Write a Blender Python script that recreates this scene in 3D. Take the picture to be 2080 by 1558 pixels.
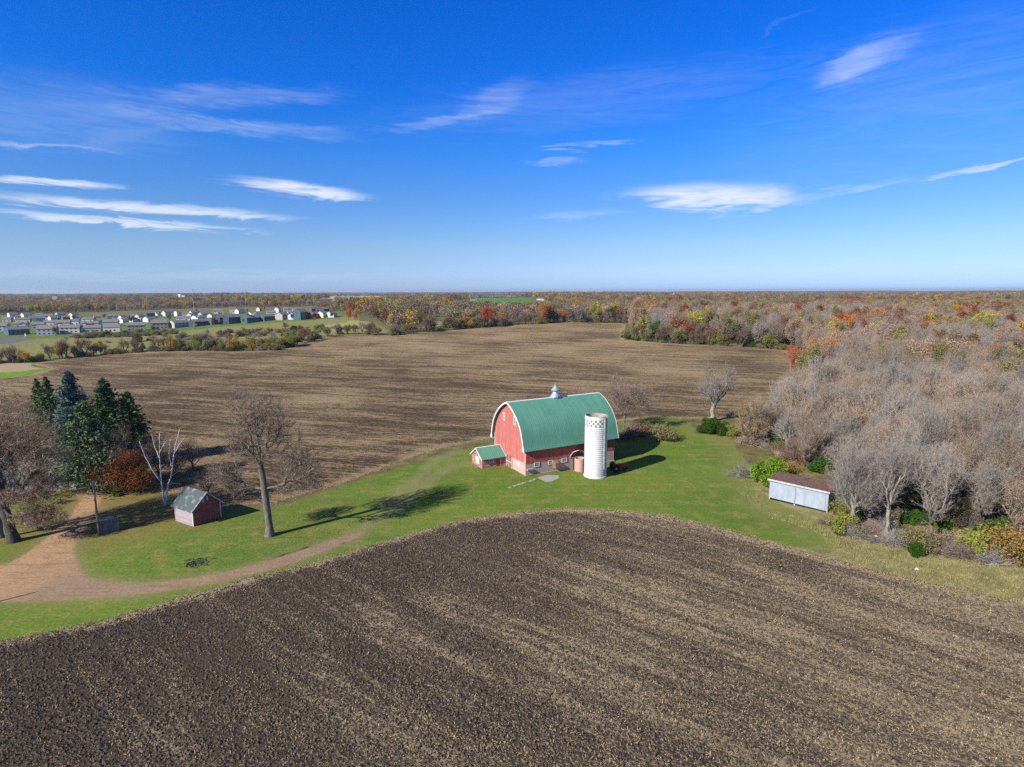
import bpy, math, random
import numpy as np
from mathutils import Matrix, Vector
R = math.radians
random.seed(7)
rng = np.random.default_rng(11)
scene = bpy.context.scene
COL = scene.collection
for o_ in list(bpy.data.objects): bpy.data.objects.remove(o_)

# ------------------------------------------------------------------ camera
FPX, CX, CY, CAMH = 1202.0, 1040.0, 779.0, 35.0
PITCH, ROLL = R(8.85), R(0.165)
fw = Vector((0, math.cos(PITCH), -math.sin(PITCH)))
u0 = Vector((0, math.sin(PITCH), math.cos(PITCH))); r0 = Vector((1, 0, 0))
cup = u0*math.cos(ROLL) + r0*math.sin(ROLL)
crt = r0*math.cos(ROLL) - u0*math.sin(ROLL)
cam_d = bpy.data.cameras.new('camera'); cam = bpy.data.objects.new('camera', cam_d); COL.objects.link(cam)
M3 = Matrix((crt, cup, -fw)).transposed()
cam.matrix_world = Matrix.Translation((0, 0, CAMH)) @ M3.to_4x4()
cam_d.sensor_width = 36; cam_d.lens = 36*FPX/2080; cam_d.clip_start = 0.5; cam_d.clip_end = 60000
scene.camera = cam

# ------------------------------------------------------------------ light
SUN_AZ, SUN_EL = 39.5, 32.0          # direction the shadows run (from +X), elevation
sd_ = Vector((math.cos(R(SUN_AZ))*math.cos(R(SUN_EL)), math.sin(R(SUN_AZ))*math.cos(R(SUN_EL)), -math.sin(R(SUN_EL))))
sun_d = bpy.data.lights.new('sun', 'SUN'); sun_d.energy = 5.0; sun_d.angle = R(0.53); sun_d.color = (1.0, 0.94, 0.84)
sun = bpy.data.objects.new('sun', sun_d); COL.objects.link(sun)
sun.rotation_euler = sd_.to_track_quat('-Z', 'Y').to_euler(); sun.location = (-60, -60, 90)
scene.view_settings.view_transform = 'Standard'; scene.view_settings.look = 'None'
scene.view_settings.exposure = 0.68; scene.view_settings.gamma = 1.0
scene.cycles.max_bounces = 6; scene.cycles.diffuse_bounces = 2; scene.cycles.volume_bounces = 0
scene.cycles.transparent_max_bounces = 8; scene.cycles.use_denoising = False; scene.cycles.sample_clamp_direct = 6.0; scene.cycles.sample_clamp_indirect = 2.0

# ------------------------------------------------------------------ node helper
class NG:
    def __init__(s, nt): s.nt = nt; nt.nodes.clear()
    def n(s, typ, ins=None, **props):
        nd = s.nt.nodes.new(typ)
        for k, v in props.items(): setattr(nd, k, v)
        for k, v in (ins or {}).items():
            sk = nd.inputs[k]
            if isinstance(v, bpy.types.NodeSocket): s.nt.links.new(v, sk)
            else: sk.default_value = v
        return nd
    def m(s, op, a, b=0.0, c=0.0, clamp=False):
        return s.n('ShaderNodeMath', {0: a, 1: b, 2: c}, operation=op, use_clamp=clamp).outputs[0]
    def vm(s, op, a, b=(0, 0, 0), sc=None):
        nd = s.n('ShaderNodeVectorMath', {0: a, 1: b}, operation=op)
        if sc is not None: nd.inputs['Scale'].default_value = sc
        return nd.outputs['Value'] if op in ('DOT_PRODUCT', 'LENGTH') else nd.outputs[0]
    def mix(s, f, a, b, bt='MIX'):
        def c4(v): return v if isinstance(v, bpy.types.NodeSocket) else (tuple(v)+(1,))[:4]
        return s.n('ShaderNodeMixRGB', {0: f, 1: c4(a), 2: c4(b)}, blend_type=bt).outputs[0]
    def noise(s, v, scale, detail=3, rough=.55, dist=0.0):
        return s.n('ShaderNodeTexNoise', {'Vector': v, 'Scale': scale, 'Detail': detail, 'Roughness': rough, 'Distortion': dist}).outputs[0]
    def ss(s, x, a, b):       # smoothstep a..b -> 0..1
        return s.n('ShaderNodeMapRange', {'Value': x, 'From Min': a, 'From Max': b}, interpolation_type='SMOOTHSTEP').outputs[0]
    def attr(s, name, out=2):
        return s.n('ShaderNodeAttribute', attribute_name=name).outputs[out]
    def mapp(s, v, rot=(0, 0, 0), scale=(1, 1, 1), loc=(0, 0, 0)):
        return s.n('ShaderNodeMapping', {'Vector': v, 'Location': loc, 'Rotation': rot, 'Scale': scale}).outputs[0]
    def ramp(s, f, stops):
        nd = s.n('ShaderNodeValToRGB', {0: f}); cr = nd.color_ramp
        while len(cr.elements) < len(stops): cr.elements.new(0.5)
        for e, (p, c) in zip(cr.elements, stops): e.position = p; e.color = (tuple(c)+(1,))[:4]
        return nd.outputs[0]

# ------------------------------------------------------------------ world
world = bpy.data.worlds.new('World'); scene.world = world; world.use_nodes = True
g = NG(world.node_tree)
sky = g.n('ShaderNodeTexSky', sky_type='NISHITA', sun_disc=False, sun_elevation=R(SUN_EL),
          sun_rotation=R(90-(SUN_AZ+180)), altitude=300, air_density=1.0, dust_density=0.25, ozone_density=3.0)
tc = g.n('ShaderNodeTexCoord').outputs['Generated']
sep = g.n('ShaderNodeSeparateXYZ', {0: tc})
az = g.m('ARCTAN2', sep.outputs[0], sep.outputs[1])
hyp = g.m('SQRT', g.m('ADD', g.m('MULTIPLY', sep.outputs[0], sep.outputs[0]), g.m('MULTIPLY', sep.outputs[1], sep.outputs[1])))
el = g.m('ARCTAN2', sep.outputs[2], hyp)
elp = g.m('MAXIMUM', el, 0.0)
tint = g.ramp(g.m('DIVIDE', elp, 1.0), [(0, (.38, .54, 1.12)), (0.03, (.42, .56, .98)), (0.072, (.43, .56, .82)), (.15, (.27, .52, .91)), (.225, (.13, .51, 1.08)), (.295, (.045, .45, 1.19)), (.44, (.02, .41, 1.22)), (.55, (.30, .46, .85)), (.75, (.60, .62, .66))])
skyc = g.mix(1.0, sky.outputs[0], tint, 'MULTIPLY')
cv = g.n('ShaderNodeCombineXYZ', {0: az, 1: el, 2: 0.0}).outputs[0]
def pix_dir(px, py):
    x, y = (px-CX)/FPX, -(py-CY)/FPX
    return (fw + crt*x + cup*y).normalized()
wn1 = g.noise(g.mapp(cv, scale=(5, 34, 1)), 1.6, 6, .62, 1.2)
wn2 = g.noise(g.mapp(cv, rot=(0, 0, R(-14)), scale=(3, 22, 1)), 2.0, 7, .66, 2.0)
wn3 = g.noise(cv, 7.0, 5, .6, .6)
wn4 = g.noise(g.mapp(cv, rot=(0, 0, R(-5)), scale=(9, 90, 1)), 2.2, 6, .7, 1.5)
warp = g.n('ShaderNodeCombineXYZ', {0: g.m('MULTIPLY', g.m('SUBTRACT', wn3, .5), .10), 1: g.m('MULTIPLY', g.m('SUBTRACT', wn1, .5), .035), 2: 0.0}).outputs[0]
cvw = g.vm('ADD', cv, warp)
CLOUDS = [ # px,py,hw,hh,tilt(deg, + = rising to the right),opacity,crispness
 (110,371,175,10,1,.85,1),(610,385,190,17,-4,1.0,1),(310,424,400,14,-1.2,.85,.75),(250,451,360,9,-1.5,.85,.8),
 (1430,400,235,32,-2,.95,.8),(1560,420,70,9,12,.5,.6),(1990,342,150,8,8,.65,.6),(1760,381,140,7,6,.30,.5),(1750,130,110,36,20,.40,.05),
 (480,195,250,24,6,.22,.2),(460,255,300,18,0,.26,.2),(150,240,330,80,0,.14,.0),
 (900,245,180,10,9,.20,.2),(1010,205,90,34,28,.19,.0),(1180,296,130,6,2,.28,.5),(1125,328,70,9,5,.26,.5),(110,300,170,8,1,.35,.7),
 (1960,140,420,140,5,.07,.0),(1170,435,120,10,3,.2,.6),(1500,548,900,24,0,.16,.2),(400,560,700,12,0,.16,.2),(1600,45,60,6,20,.07,.1),
 (1200,205,460,60,4,.10,.0),(1800,260,500,160,0,.06,.0)]
tot = None
for (px, py, hw, hh, tl, op, cr) in CLOUDS:
    d = pix_dir(px, py); a0 = math.atan2(d.x, d.y); e0 = math.asin(d.z)
    sc = FPX*1.0*(1+((px-CX)/FPX)**2)**.5
    ha = hw/FPX*math.cos(a0)**2/ max(.6, math.cos(e0)); he = hh/FPX*math.cos(e0)**2*math.cos(a0)
    p = g.mapp(cvw if cr < .9 else g.vm('ADD', cv, g.vm('SCALE', warp, sc=.75)), loc=(-a0, -e0, 0))
    p = g.mapp(p, rot=(0, 0, R(-tl)))
    p = g.mapp(p, scale=(1/(ha*1.15), 1/(he*1.3), 0))
    r_ = g.vm('LENGTH', p)
    m_ = g.ss(r_, 1.05, .25)
    nz = wn1 if cr > .5 else wn2
    soft = cr < .35
    tex = g.m('MULTIPLY', g.ss(g.m('ADD', nz, g.m('MULTIPLY', m_, .30 if soft else .22+.2*cr)), .38 if soft else .50, 1.05 if soft else .98),
              g.m('ADD', .85 if soft else .55, g.m('MULTIPLY', wn4, .3 if soft else .9)), clamp=True)
    m_ = g.m('MULTIPLY', g.m('MULTIPLY', m_, tex), op)
    m_ = g.m('SUBTRACT', 1.0, m_)
    tot = m_ if tot is None else g.m('MULTIPLY', tot, m_)
cl = g.m('SUBTRACT', 1.0, tot, clamp=True)
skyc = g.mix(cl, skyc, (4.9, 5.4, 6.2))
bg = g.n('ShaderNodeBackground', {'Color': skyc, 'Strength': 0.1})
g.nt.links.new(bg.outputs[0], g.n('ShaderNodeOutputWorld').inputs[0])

# ------------------------------------------------------------------ materials
def mat(name, build, rough=.85, spec=.2, metal=0.0):
    m = bpy.data.materials.new(name); m.use_nodes = True; q = NG(m.node_tree)
    bs = q.n('ShaderNodeBsdfPrincipled', {'Roughness': rough, 'Specular IOR Level': spec, 'Metallic': metal})
    q.nt.links.new(bs.outputs[0], q.n('ShaderNodeOutputMaterial').inputs[0])
    q.obj = q.n('ShaderNodeTexCoord').outputs['Object']
    q.pos = q.n('ShaderNodeNewGeometry').outputs['Position']
    r = build(q)
    c, h = r if isinstance(r, tuple) and len(r) == 2 and not isinstance(r[0], (int, float)) else (r, None)
    if isinstance(c, bpy.types.NodeSocket): q.nt.links.new(c, bs.inputs['Base Color'])
    else: bs.inputs['Base Color'].default_value = (tuple(c)+(1,))[:4]
    if h is not None:
        hs, dist = h if isinstance(h, tuple) else (h, .02)
        b = q.n('ShaderNodeBump', {'Height': hs, 'Strength': 1.0, 'Distance': dist})
        q.nt.links.new(b.outputs[0], bs.inputs['Normal'])
    m['bs'] = 1
    return m
def worn(name, c1, c2, scale=(1, 1, 1), ns=2.0, rough=.85, spec=.2, bump=.01, thr=(.35, .65), metal=0.0):
    def b(q):
        n = q.noise(q.mapp(q.obj, scale=scale), ns, 6, .65)
        n2 = q.noise(q.obj, 14, 3, .6)
        c = q.mix(q.ss(n, *thr), c1, c2)
        c = q.mix(.35, c, q.mix(n2, (.25, .25, .25), (1, 1, 1)), 'MULTIPLY')
        return c, (n, bump)
    return mat(name, b, rough, spec, metal)
def leafmat(name, c1, c2, trans=.25, rv=.35):
    m = bpy.data.materials.new(name); m.use_nodes = True; q = NG(m.node_tree)
    obj = q.n('ShaderNodeTexCoord').outputs['Object']
    oi = q.n('ShaderNodeObjectInfo').outputs['Random']
    n = q.noise(q.vm('ADD', obj, q.n('ShaderNodeCombineXYZ', {0: q.m('MULTIPLY', oi, 37.0), 1: 0.0, 2: 0.0}).outputs[0]), .9, 4, .7)
    n2 = q.noise(obj, 5.5, 2, .5)
    c = q.mix(q.ss(n, .35, .65), c1, c2)
    v = q.m('ADD', 1-rv/2, q.m('MULTIPLY', oi, rv))
    v = q.m('MULTIPLY', v, q.m('ADD', .6, q.m('MULTIPLY', n2, .8)))
    c = q.mix(1.0, c, q.n('ShaderNodeCombineXYZ', {0: v, 1: v, 2: v}).outputs[0], 'MULTIPLY')
    d = q.n('ShaderNodeBsdfDiffuse', {'Color': c}); t = q.n('ShaderNodeBsdfTranslucent', {'Color': c})
    mx = q.n('ShaderNodeMixShader', {0: trans, 1: d.outputs[0], 2: t.outputs[0]})
    q.nt.links.new(mx.outputs[0], q.n('ShaderNodeOutputMaterial').inputs[0])
    return m
BARK = worn('bark', (.10, .085, .07), (.21, .185, .16), (1, 1, .25), 5, bump=.03)
BARK_PALE = worn('bark_pale', (.17, .15, .12), (.36, .32, .26), (1, 1, .25), 4, bump=.03)
BARK_DARK = worn('bark_dark', (.05, .042, .036), (.11, .095, .085), (1, 1, .25), 5, bump=.03)
BIRCH = worn('birch_bark', (.75, .73, .70), (.42, .38, .36), (1, 1, 1.6), 3, thr=(.45, .8))
TW_GREY = leafmat('twig_grey', (.205, .185, .168), (.305, .272, .242), 0.0)
TW_TAN = leafmat('twig_tan', (.25, .195, .15), (.34, .275, .215), 0.0)
TW_PURP = leafmat('twig_purple', (.19, .138, .112), (.26, .195, .155), 0.0)
TW_BRN = leafmat('twig_brown', (.21, .165, .13), (.29, .235, .185), 0.0)
TW_DARK = leafmat('twig_dark', (.10, .075, .06), (.155, .11, .085), 0.0)
LEAF = {
 'mtan': leafmat('leaf_orange_tan', (.50, .21, .06), (.42, .26, .12)),
 'tan': leafmat('leaf_tan', (.37, .245, .16), (.43, .31, .20)),
 'brown': leafmat('leaf_brown', (.17, .10, .065), (.25, .15, .09)),
 'rust': leafmat('leaf_rust', (.30, .085, .022), (.20, .075, .03)),
 'orange': leafmat('leaf_orange', (.52, .19, .02), (.42, .16, .03)),
 'gold': leafmat('leaf_gold', (.55, .36, .03), (.46, .25, .02)),
 'yellow': leafmat('leaf_yellow', (.48, .42, .05), (.36, .33, .06)),
 'ygreen': leafmat('leaf_ygreen', (.20, .23, .045), (.28, .27, .06)),
 'olive': leafmat('leaf_olive', (.18, .17, .07), (.25, .21, .085)),
 'bronze': leafmat('leaf_bronze', (.30, .20, .06), (.38, .25, .06)),
 'litter': leafmat('leaf_litter', (.34, .23, .11), (.24, .15, .08), .1),
 'red': leafmat('leaf_red', (.46, .055, .02), (.36, .09, .02)),
 'crimson': leafmat('leaf_crimson', (.22, .045, .04), (.16, .05, .04)),
 'green': leafmat('leaf_green', (.035, .09, .015), (.065, .135, .022)),
 'lime': leafmat('leaf_lime', (.14, .27, .02), (.21, .33, .03)),
 'dgreen': leafmat('needle_green', (.045, .09, .033), (.09, .135, .05), .1),
 'blue': leafmat('needle_blue', (.06, .11, .10), (.11, .17, .155), .1),
 'bgreen': leafmat('needle_bluegreen', (.085, .145, .065), (.145, .21, .11), .1),
 'mauve': leafmat('leaf_mauve', (.165, .12, .092), (.225, .17, .13)),
 'bolive': leafmat('leaf_brown_olive', (.20, .17, .095), (.26, .20, .12)),
 'greyb': leafmat('leaf_greybrown', (.165, .14, .12), (.23, .19, .155)),
}

# ------------------------------------------------------------------ terrain
def sst(a, b, t): t = np.clip((t-a)/(b-a), 0, 1); return t*t*(3-2*t)
def hgt(x, y):
    x = np.asarray(x, float); y = np.asarray(y, float)
    c = sst(-330, -40, x)
    z = (2.2+7.0*c)*sst(165, 500, y)*(1-.75*sst(560, 1000, y))
    z = z+9.5*np.exp(-((x+205)/140)**2-((y-640)/130)**2)
    z = z+.22*np.sin(x*.045+1)*np.sin(y*.05)+.12*np.sin(x*.11+y*.07)
    z = z+14*np.exp(-((x+25)/170)**2-((y-1430)/190)**2)+17*np.exp(-((x+540)/230)**2-((y-2050)/240)**2)
    r = np.hypot(x, y)
    f = sst(900, 2600, r)
    z = z+f*(8*np.sin(x*.0016+1.3)*np.sin(y*.0011+.5)+6*np.sin(x*.0031-y*.0023)+3.5*np.sin(y*.0052+x*.0017+2)-1)
    return z-2.0*sst(2600, 9000, r)
def hz(x, y): return float(hgt(x, y))
def at(px, py, up=0.0):
    """world point where the view ray through a photo pixel meets the terrain (raised by up)"""
    d = fw + crt*((px-CX)/FPX) + cup*(-(py-CY)/FPX)
    t0 = 10.0; t = t0
    while t < 16000:
        p = Vector((0, 0, CAMH))+d*t
        if p.z < hz(p.x, p.y)+up:
            lo, hi = t0, t
            for _ in range(30):
                mdl = (lo+hi)/2; p = Vector((0, 0, CAMH))+d*mdl
                if p.z < hz(p.x, p.y)+up: hi = mdl
                else: lo = mdl
            return Vector((p.x, p.y, p.z-up))
        t0 = t; t *= 1.012
    return Vector((p.x, p.y, hz(p.x, p.y)))
def base_at(px, py): return at(px, py)
def poly(pts, extra=()): return np.array([tuple(at(*p))[:2] for p in pts]+list(extra))
def jitter(P, amp=.35, step=2.0):
    out = []
    for a, b in zip(P, np.roll(P, -1, 0)):
        L = np.linalg.norm(b-a); n = int(min(80, max(1, L/step)))
        nr = np.array([-(b-a)[1], (b-a)[0]])/max(L, 1e-6)
        for k in range(n):
            p = a+(b-a)*k/n; out.append(p+nr*amp*(rng.random()-.5)*(1 if k else 0))
    return np.array(out)
def smoothpoly(P, it=1):
    for _ in range(it):
        Q = np.roll(P, -1, 0); P = np.stack([P*.75+Q*.25, P*.25+Q*.75], 1).reshape(-1, 2)
    return P
NF = poly([(-300,1385),(0,1302),(200,1264),(400,1205),(520,1170),(640,1143),(760,1107),(850,1080),(940,1057),(1050,1040),(1150,1034),(1250,1037),(1350,1047),(1480,1077),(1620,1117),(1800,1165),(1950,1198),(2080,1224),(2300,1275)], [(200,20),(200,-60),(-150,-60),(-90,30)])
FF = poly([(-500,830),(-200,840),(0,880),(200,955),(330,1000),(440,1030),(560,1021),(640,998),(700,980),(760,958),(850,924),(905,908),(990,892),(1100,876),(1220,862),(1320,848),(1410,850),(1480,850),(1560,830),(1620,790),(1655,750),(1600,711),(1450,702),(1350,697),(1268,690),(1272,657),(1150,655),(1050,660),(950,668),(850,676),(800,682),(700,679),(655,686),(610,702),(560,712),(480,715),(400,713),(300,715),(200,721),(110,731),(66,740),(104,748),(60,762),(0,768),(-300,775)])
LW = poly([(-400,1250),(-400,850)])
LW = np.vstack([poly([(-300,1400),(-300,900),(0,905),(200,965),(330,1008),(440,1040),(560,1031),(760,966),(990,900),(1220,870),(1320,845),(1400,846),(1412,880),(1480,885),(1525,950),(1535,1000),(1600,1032),(1660,1060),(1705,1095),(1720,1118),(1500,1100),(1250,1050)]), np.array([(0.,70.)]), poly([(640,1160),(200,1290),(0,1330)])])
DR = poly([(-200,1160),(0,1152),(50,1127),(95,1092),(140,1050),(165,1015),(150,1000),(180,985),(205,1000),(206,1020),(185,1055),(162,1085),(150,1110),(158,1140),(172,1168),(215,1181),(300,1184),(400,1172),(480,1157),(560,1134),(640,1108),(700,1087),(735,1080),(738,1088),(690,1108),(600,1143),(480,1176),(350,1201),(200,1217),(100,1221),(0,1223),(-200,1230)])
TRK = [np.array([tuple(at(*p))[:2] for p in q]) for q in ([(720,1085),(790,1040),(850,990),(900,955),(950,940)], [(780,1030),(860,960),(890,930),(940,915)])]
ROAD = poly([(-120,683),(0,686),(45,685),(75,689),(50,693),(12,699),(-120,702)])
TANP = poly([(-300,740),(0,737),(66,738),(62,744),(92,749),(30,755),(-300,762)])
def sdist(P, X, closed=True):
    """signed distance (+ inside) and nearest point"""
    n = len(X); best = np.full(n, 1e18); near = np.zeros((n, 2)); ins = np.zeros(n, bool)
    Q = np.roll(P, -1, 0) if closed else P[1:]
    for a, b in zip(P if closed else P[:-1], Q):
        ab = b-a; t = np.clip(((X-a)@ab)/max(ab@ab, 1e-9), 0, 1)
        c = a+t[:, None]*ab; d = ((X-c)**2).sum(1); k = d < best
        best[k] = d[k]; near[k] = c[k]
        if closed and a[1] != b[1]:
            k = (a[1] > X[:, 1]) != (b[1] > X[:, 1])
            xi = a[0]+(X[:, 1]-a[1])*(b[0]-a[0])/(b[1]-a[1])
            ins ^= k & (X[:, 0] < xi)
    d = np.sqrt(best); return np.where(ins, d, -d), near
def inside(P, X): return sdist(P, np.atleast_2d(X))[0] > 0
NF = jitter(NF); FF = jitter(FF, .5, 4); LW = jitter(LW, .6); DR = jitter(smoothpoly(DR), .35, 1.5)
MEADOWS = [ # px polygons, colour
 ([(1525,950),(1545,960),(1640,960),(1720,1000),(1760,1095),(1860,1112),(2000,1135),(2300,1200),(2300,1290),(2080,1226),(1800,1165),(1620,1117),(1500,1050)], (.20,.185,.085)),
 ([(-200,640),(0,668),(200,680),(340,672),(450,658),(520,652),(640,644),(700,640),(760,655),(800,680),(700,677),(650,684),(560,710),(300,713),(0,733),(-300,740)], (.185,.18,.075)),
 ([(-200,640),(0,640),(250,640),(450,632),(640,628),(690,632),(700,645),(560,655),(450,664),(250,681),(0,690),(-200,700)], (.10,.15,.045)),
 ([(640,662),(700,655),(720,648),(760,660),(756,668),(700,672),(650,674)], (.27,.26,.095)),
 ([(-200,737),(0,733),(60,726),(110,722),(112,731),(66,739),(-200,745)], (.10,.19,.03)),
 ([(-300,758),(0,757),(88,748),(104,748),(60,762),(0,768),(-300,778)], (.12,.22,.03)),
 ([(850,655),(880,648),(905,655),(890,664),(850,668)], (.22,.21,.09)),
 ([(118,604),(160,603),(158,607),(118,607)], (.05,.16,.06)),([(450,612),(500,610),(505,614),(455,615)], (.05,.15,.06)),
 ([(590,605),(640,601),(800,601.5),(795,606),(700,608),(600,609)], (.44,.33,.20)),
 ([(955,606),(1000,604),(1080,605),(1085,611),(1050,616),(1000,617),(960,612)], (.07,.19,.04)),([(1095,608),(1150,606),(1145,611),(1100,612)], (.22,.24,.10)),
 ([(920,612),(960,610),(965,616),(920,616)], (.10,.18,.05)),([(1490,603),(1570,606),(1575,609),(1500,608)], (.32,.26,.19)),
 ([(-50,650),(-50,655)], None)]
FARF = []
def axis(c0, c1, lo, hi, d0, gr):
    a = list(np.arange(c0, c1, d0)); x, d = a[-1], d0
    while x < hi: d *= 1+gr; x += d; a.append(x)
    b, x, d = [], c0, d0
    while x > lo: d *= 1+gr; x -= d; b.append(x)
    return np.array(b[::-1]+a)
xs = axis(-120, 105, -15500, 15500, .75, .027); ys = axis(30, 150, -120, 15500, .75, .027)
X, Y = np.meshgrid(xs, ys); nx, ny = len(xs), len(ys)
PT = np.stack([X.ravel(), Y.ravel()], 1)
sp = np.minimum(np.minimum(np.gradient(xs)[None, :]+0*Y, np.gradient(ys)[:, None]+0*X), 12).ravel()
near_m = (np.abs(PT[:, 0]) < 1600) & (PT[:, 1] < 1800)
def sdn(P, closed=True):
    d = np.full(len(PT), -50.0); nr = PT.copy()
    a, b = sdist(P, PT[near_m], closed); d[near_m] = a; nr[near_m] = b
    return d, nr
moved = np.zeros(len(PT), bool); SD = {}
newPT = PT.copy()
for nm, P in (('nf', NF), ('ff', FF), ('dr', DR), ('rd', ROAD), ('lw', LW)):
    d, nr = sdn(P); k = (np.abs(d) < .45*sp) & ~moved & near_m & (np.abs(d) > 0)
    newPT[k] = nr[k]; moved |= k; SD[nm] = d
PT = newPT
for nm, P in (('nf', NF), ('ff', FF), ('dr', DR), ('rd', ROAD), ('lw', LW)): SD[nm] = sdn(P)[0]
SD['tr'] = np.maximum(sdn(TRK[0], False)[0], sdn(TRK[1], False)[0])   # negative distance to track
SD['tp'] = sdn(TANP)[0]
lc = np.tile(np.array([.125, .115, .052]), (len(PT), 1))
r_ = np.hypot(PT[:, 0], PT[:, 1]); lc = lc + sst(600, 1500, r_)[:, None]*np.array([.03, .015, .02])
MEADP = []
for pts, colr in MEADOWS:
    if colr is None: continue
    P = poly(pts); MEADP.append(P)
    if min(p[1] for p in pts) < 640 and max(p[1] for p in pts) < 630: FARF.append(P)
    d, _ = sdist(P, PT); w = sst(-.4, .4, d/np.maximum(sp, 1)); lc = lc*(1-w[:, None])+np.array(colr)*w[:, None]
Z = hgt(PT[:, 0], PT[:, 1])
V = np.column_stack([PT, Z])
ii = (np.arange(ny-1)[:, None]*nx+np.arange(nx-1)[None, :]).ravel()
T = np.concatenate([np.stack([ii, ii+1, ii+nx+1], 1), np.stack([ii, ii+nx+1, ii+nx], 1)])
def mesh_np(name, V, polys, mats, midx=None, smooth=False):
    """polys: list of (n,k) index arrays"""
    me = bpy.data.meshes.new(name); polys = [p for p in polys if len(p)]
    nl = sum(p.size for p in polys); nf = sum(len(p) for p in polys)
    me.vertices.add(len(V)); me.vertices.foreach_set('co', np.ascontiguousarray(V, np.float32).ravel())
    me.loops.add(nl); me.polygons.add(nf)
    me.loops.foreach_set('vertex_index', np.concatenate([p.ravel() for p in polys]).astype(np.int32))
    tt = np.concatenate([np.full(len(p), p.shape[1]) for p in polys]); st = np.concatenate([[0], np.cumsum(tt)[:-1]])
    me.polygons.foreach_set('loop_start', st.astype(np.int32)); me.polygons.foreach_set('loop_total', tt.astype(np.int32))
    for m in mats: me.materials.append(m)
    if midx is not None: me.polygons.foreach_set('material_index', np.asarray(midx, np.int32))
    me.polygons.foreach_set('use_smooth', np.full(nf, smooth))
    me.update(calc_edges=True); return me
def tag(o, label=None, cat=None, group=None, kind=None):
    for k, v in (('label', label), ('category', cat), ('group', group), ('kind', kind)):
        if v: o[k] = v
    return o
def link(name, me, parent=None, loc=None):
    o = bpy.data.objects.new(name, me); COL.objects.link(o)
    if parent is not None: o.parent = parent
    if loc is not None: o.location = loc
    return o
def empty(name, loc, rz=0.0):
    o = bpy.data.objects.new(name, None); o.empty_display_size = .5; COL.objects.link(o)
    o.location = loc; o.rotation_euler = (0, 0, rz); return o

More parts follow.
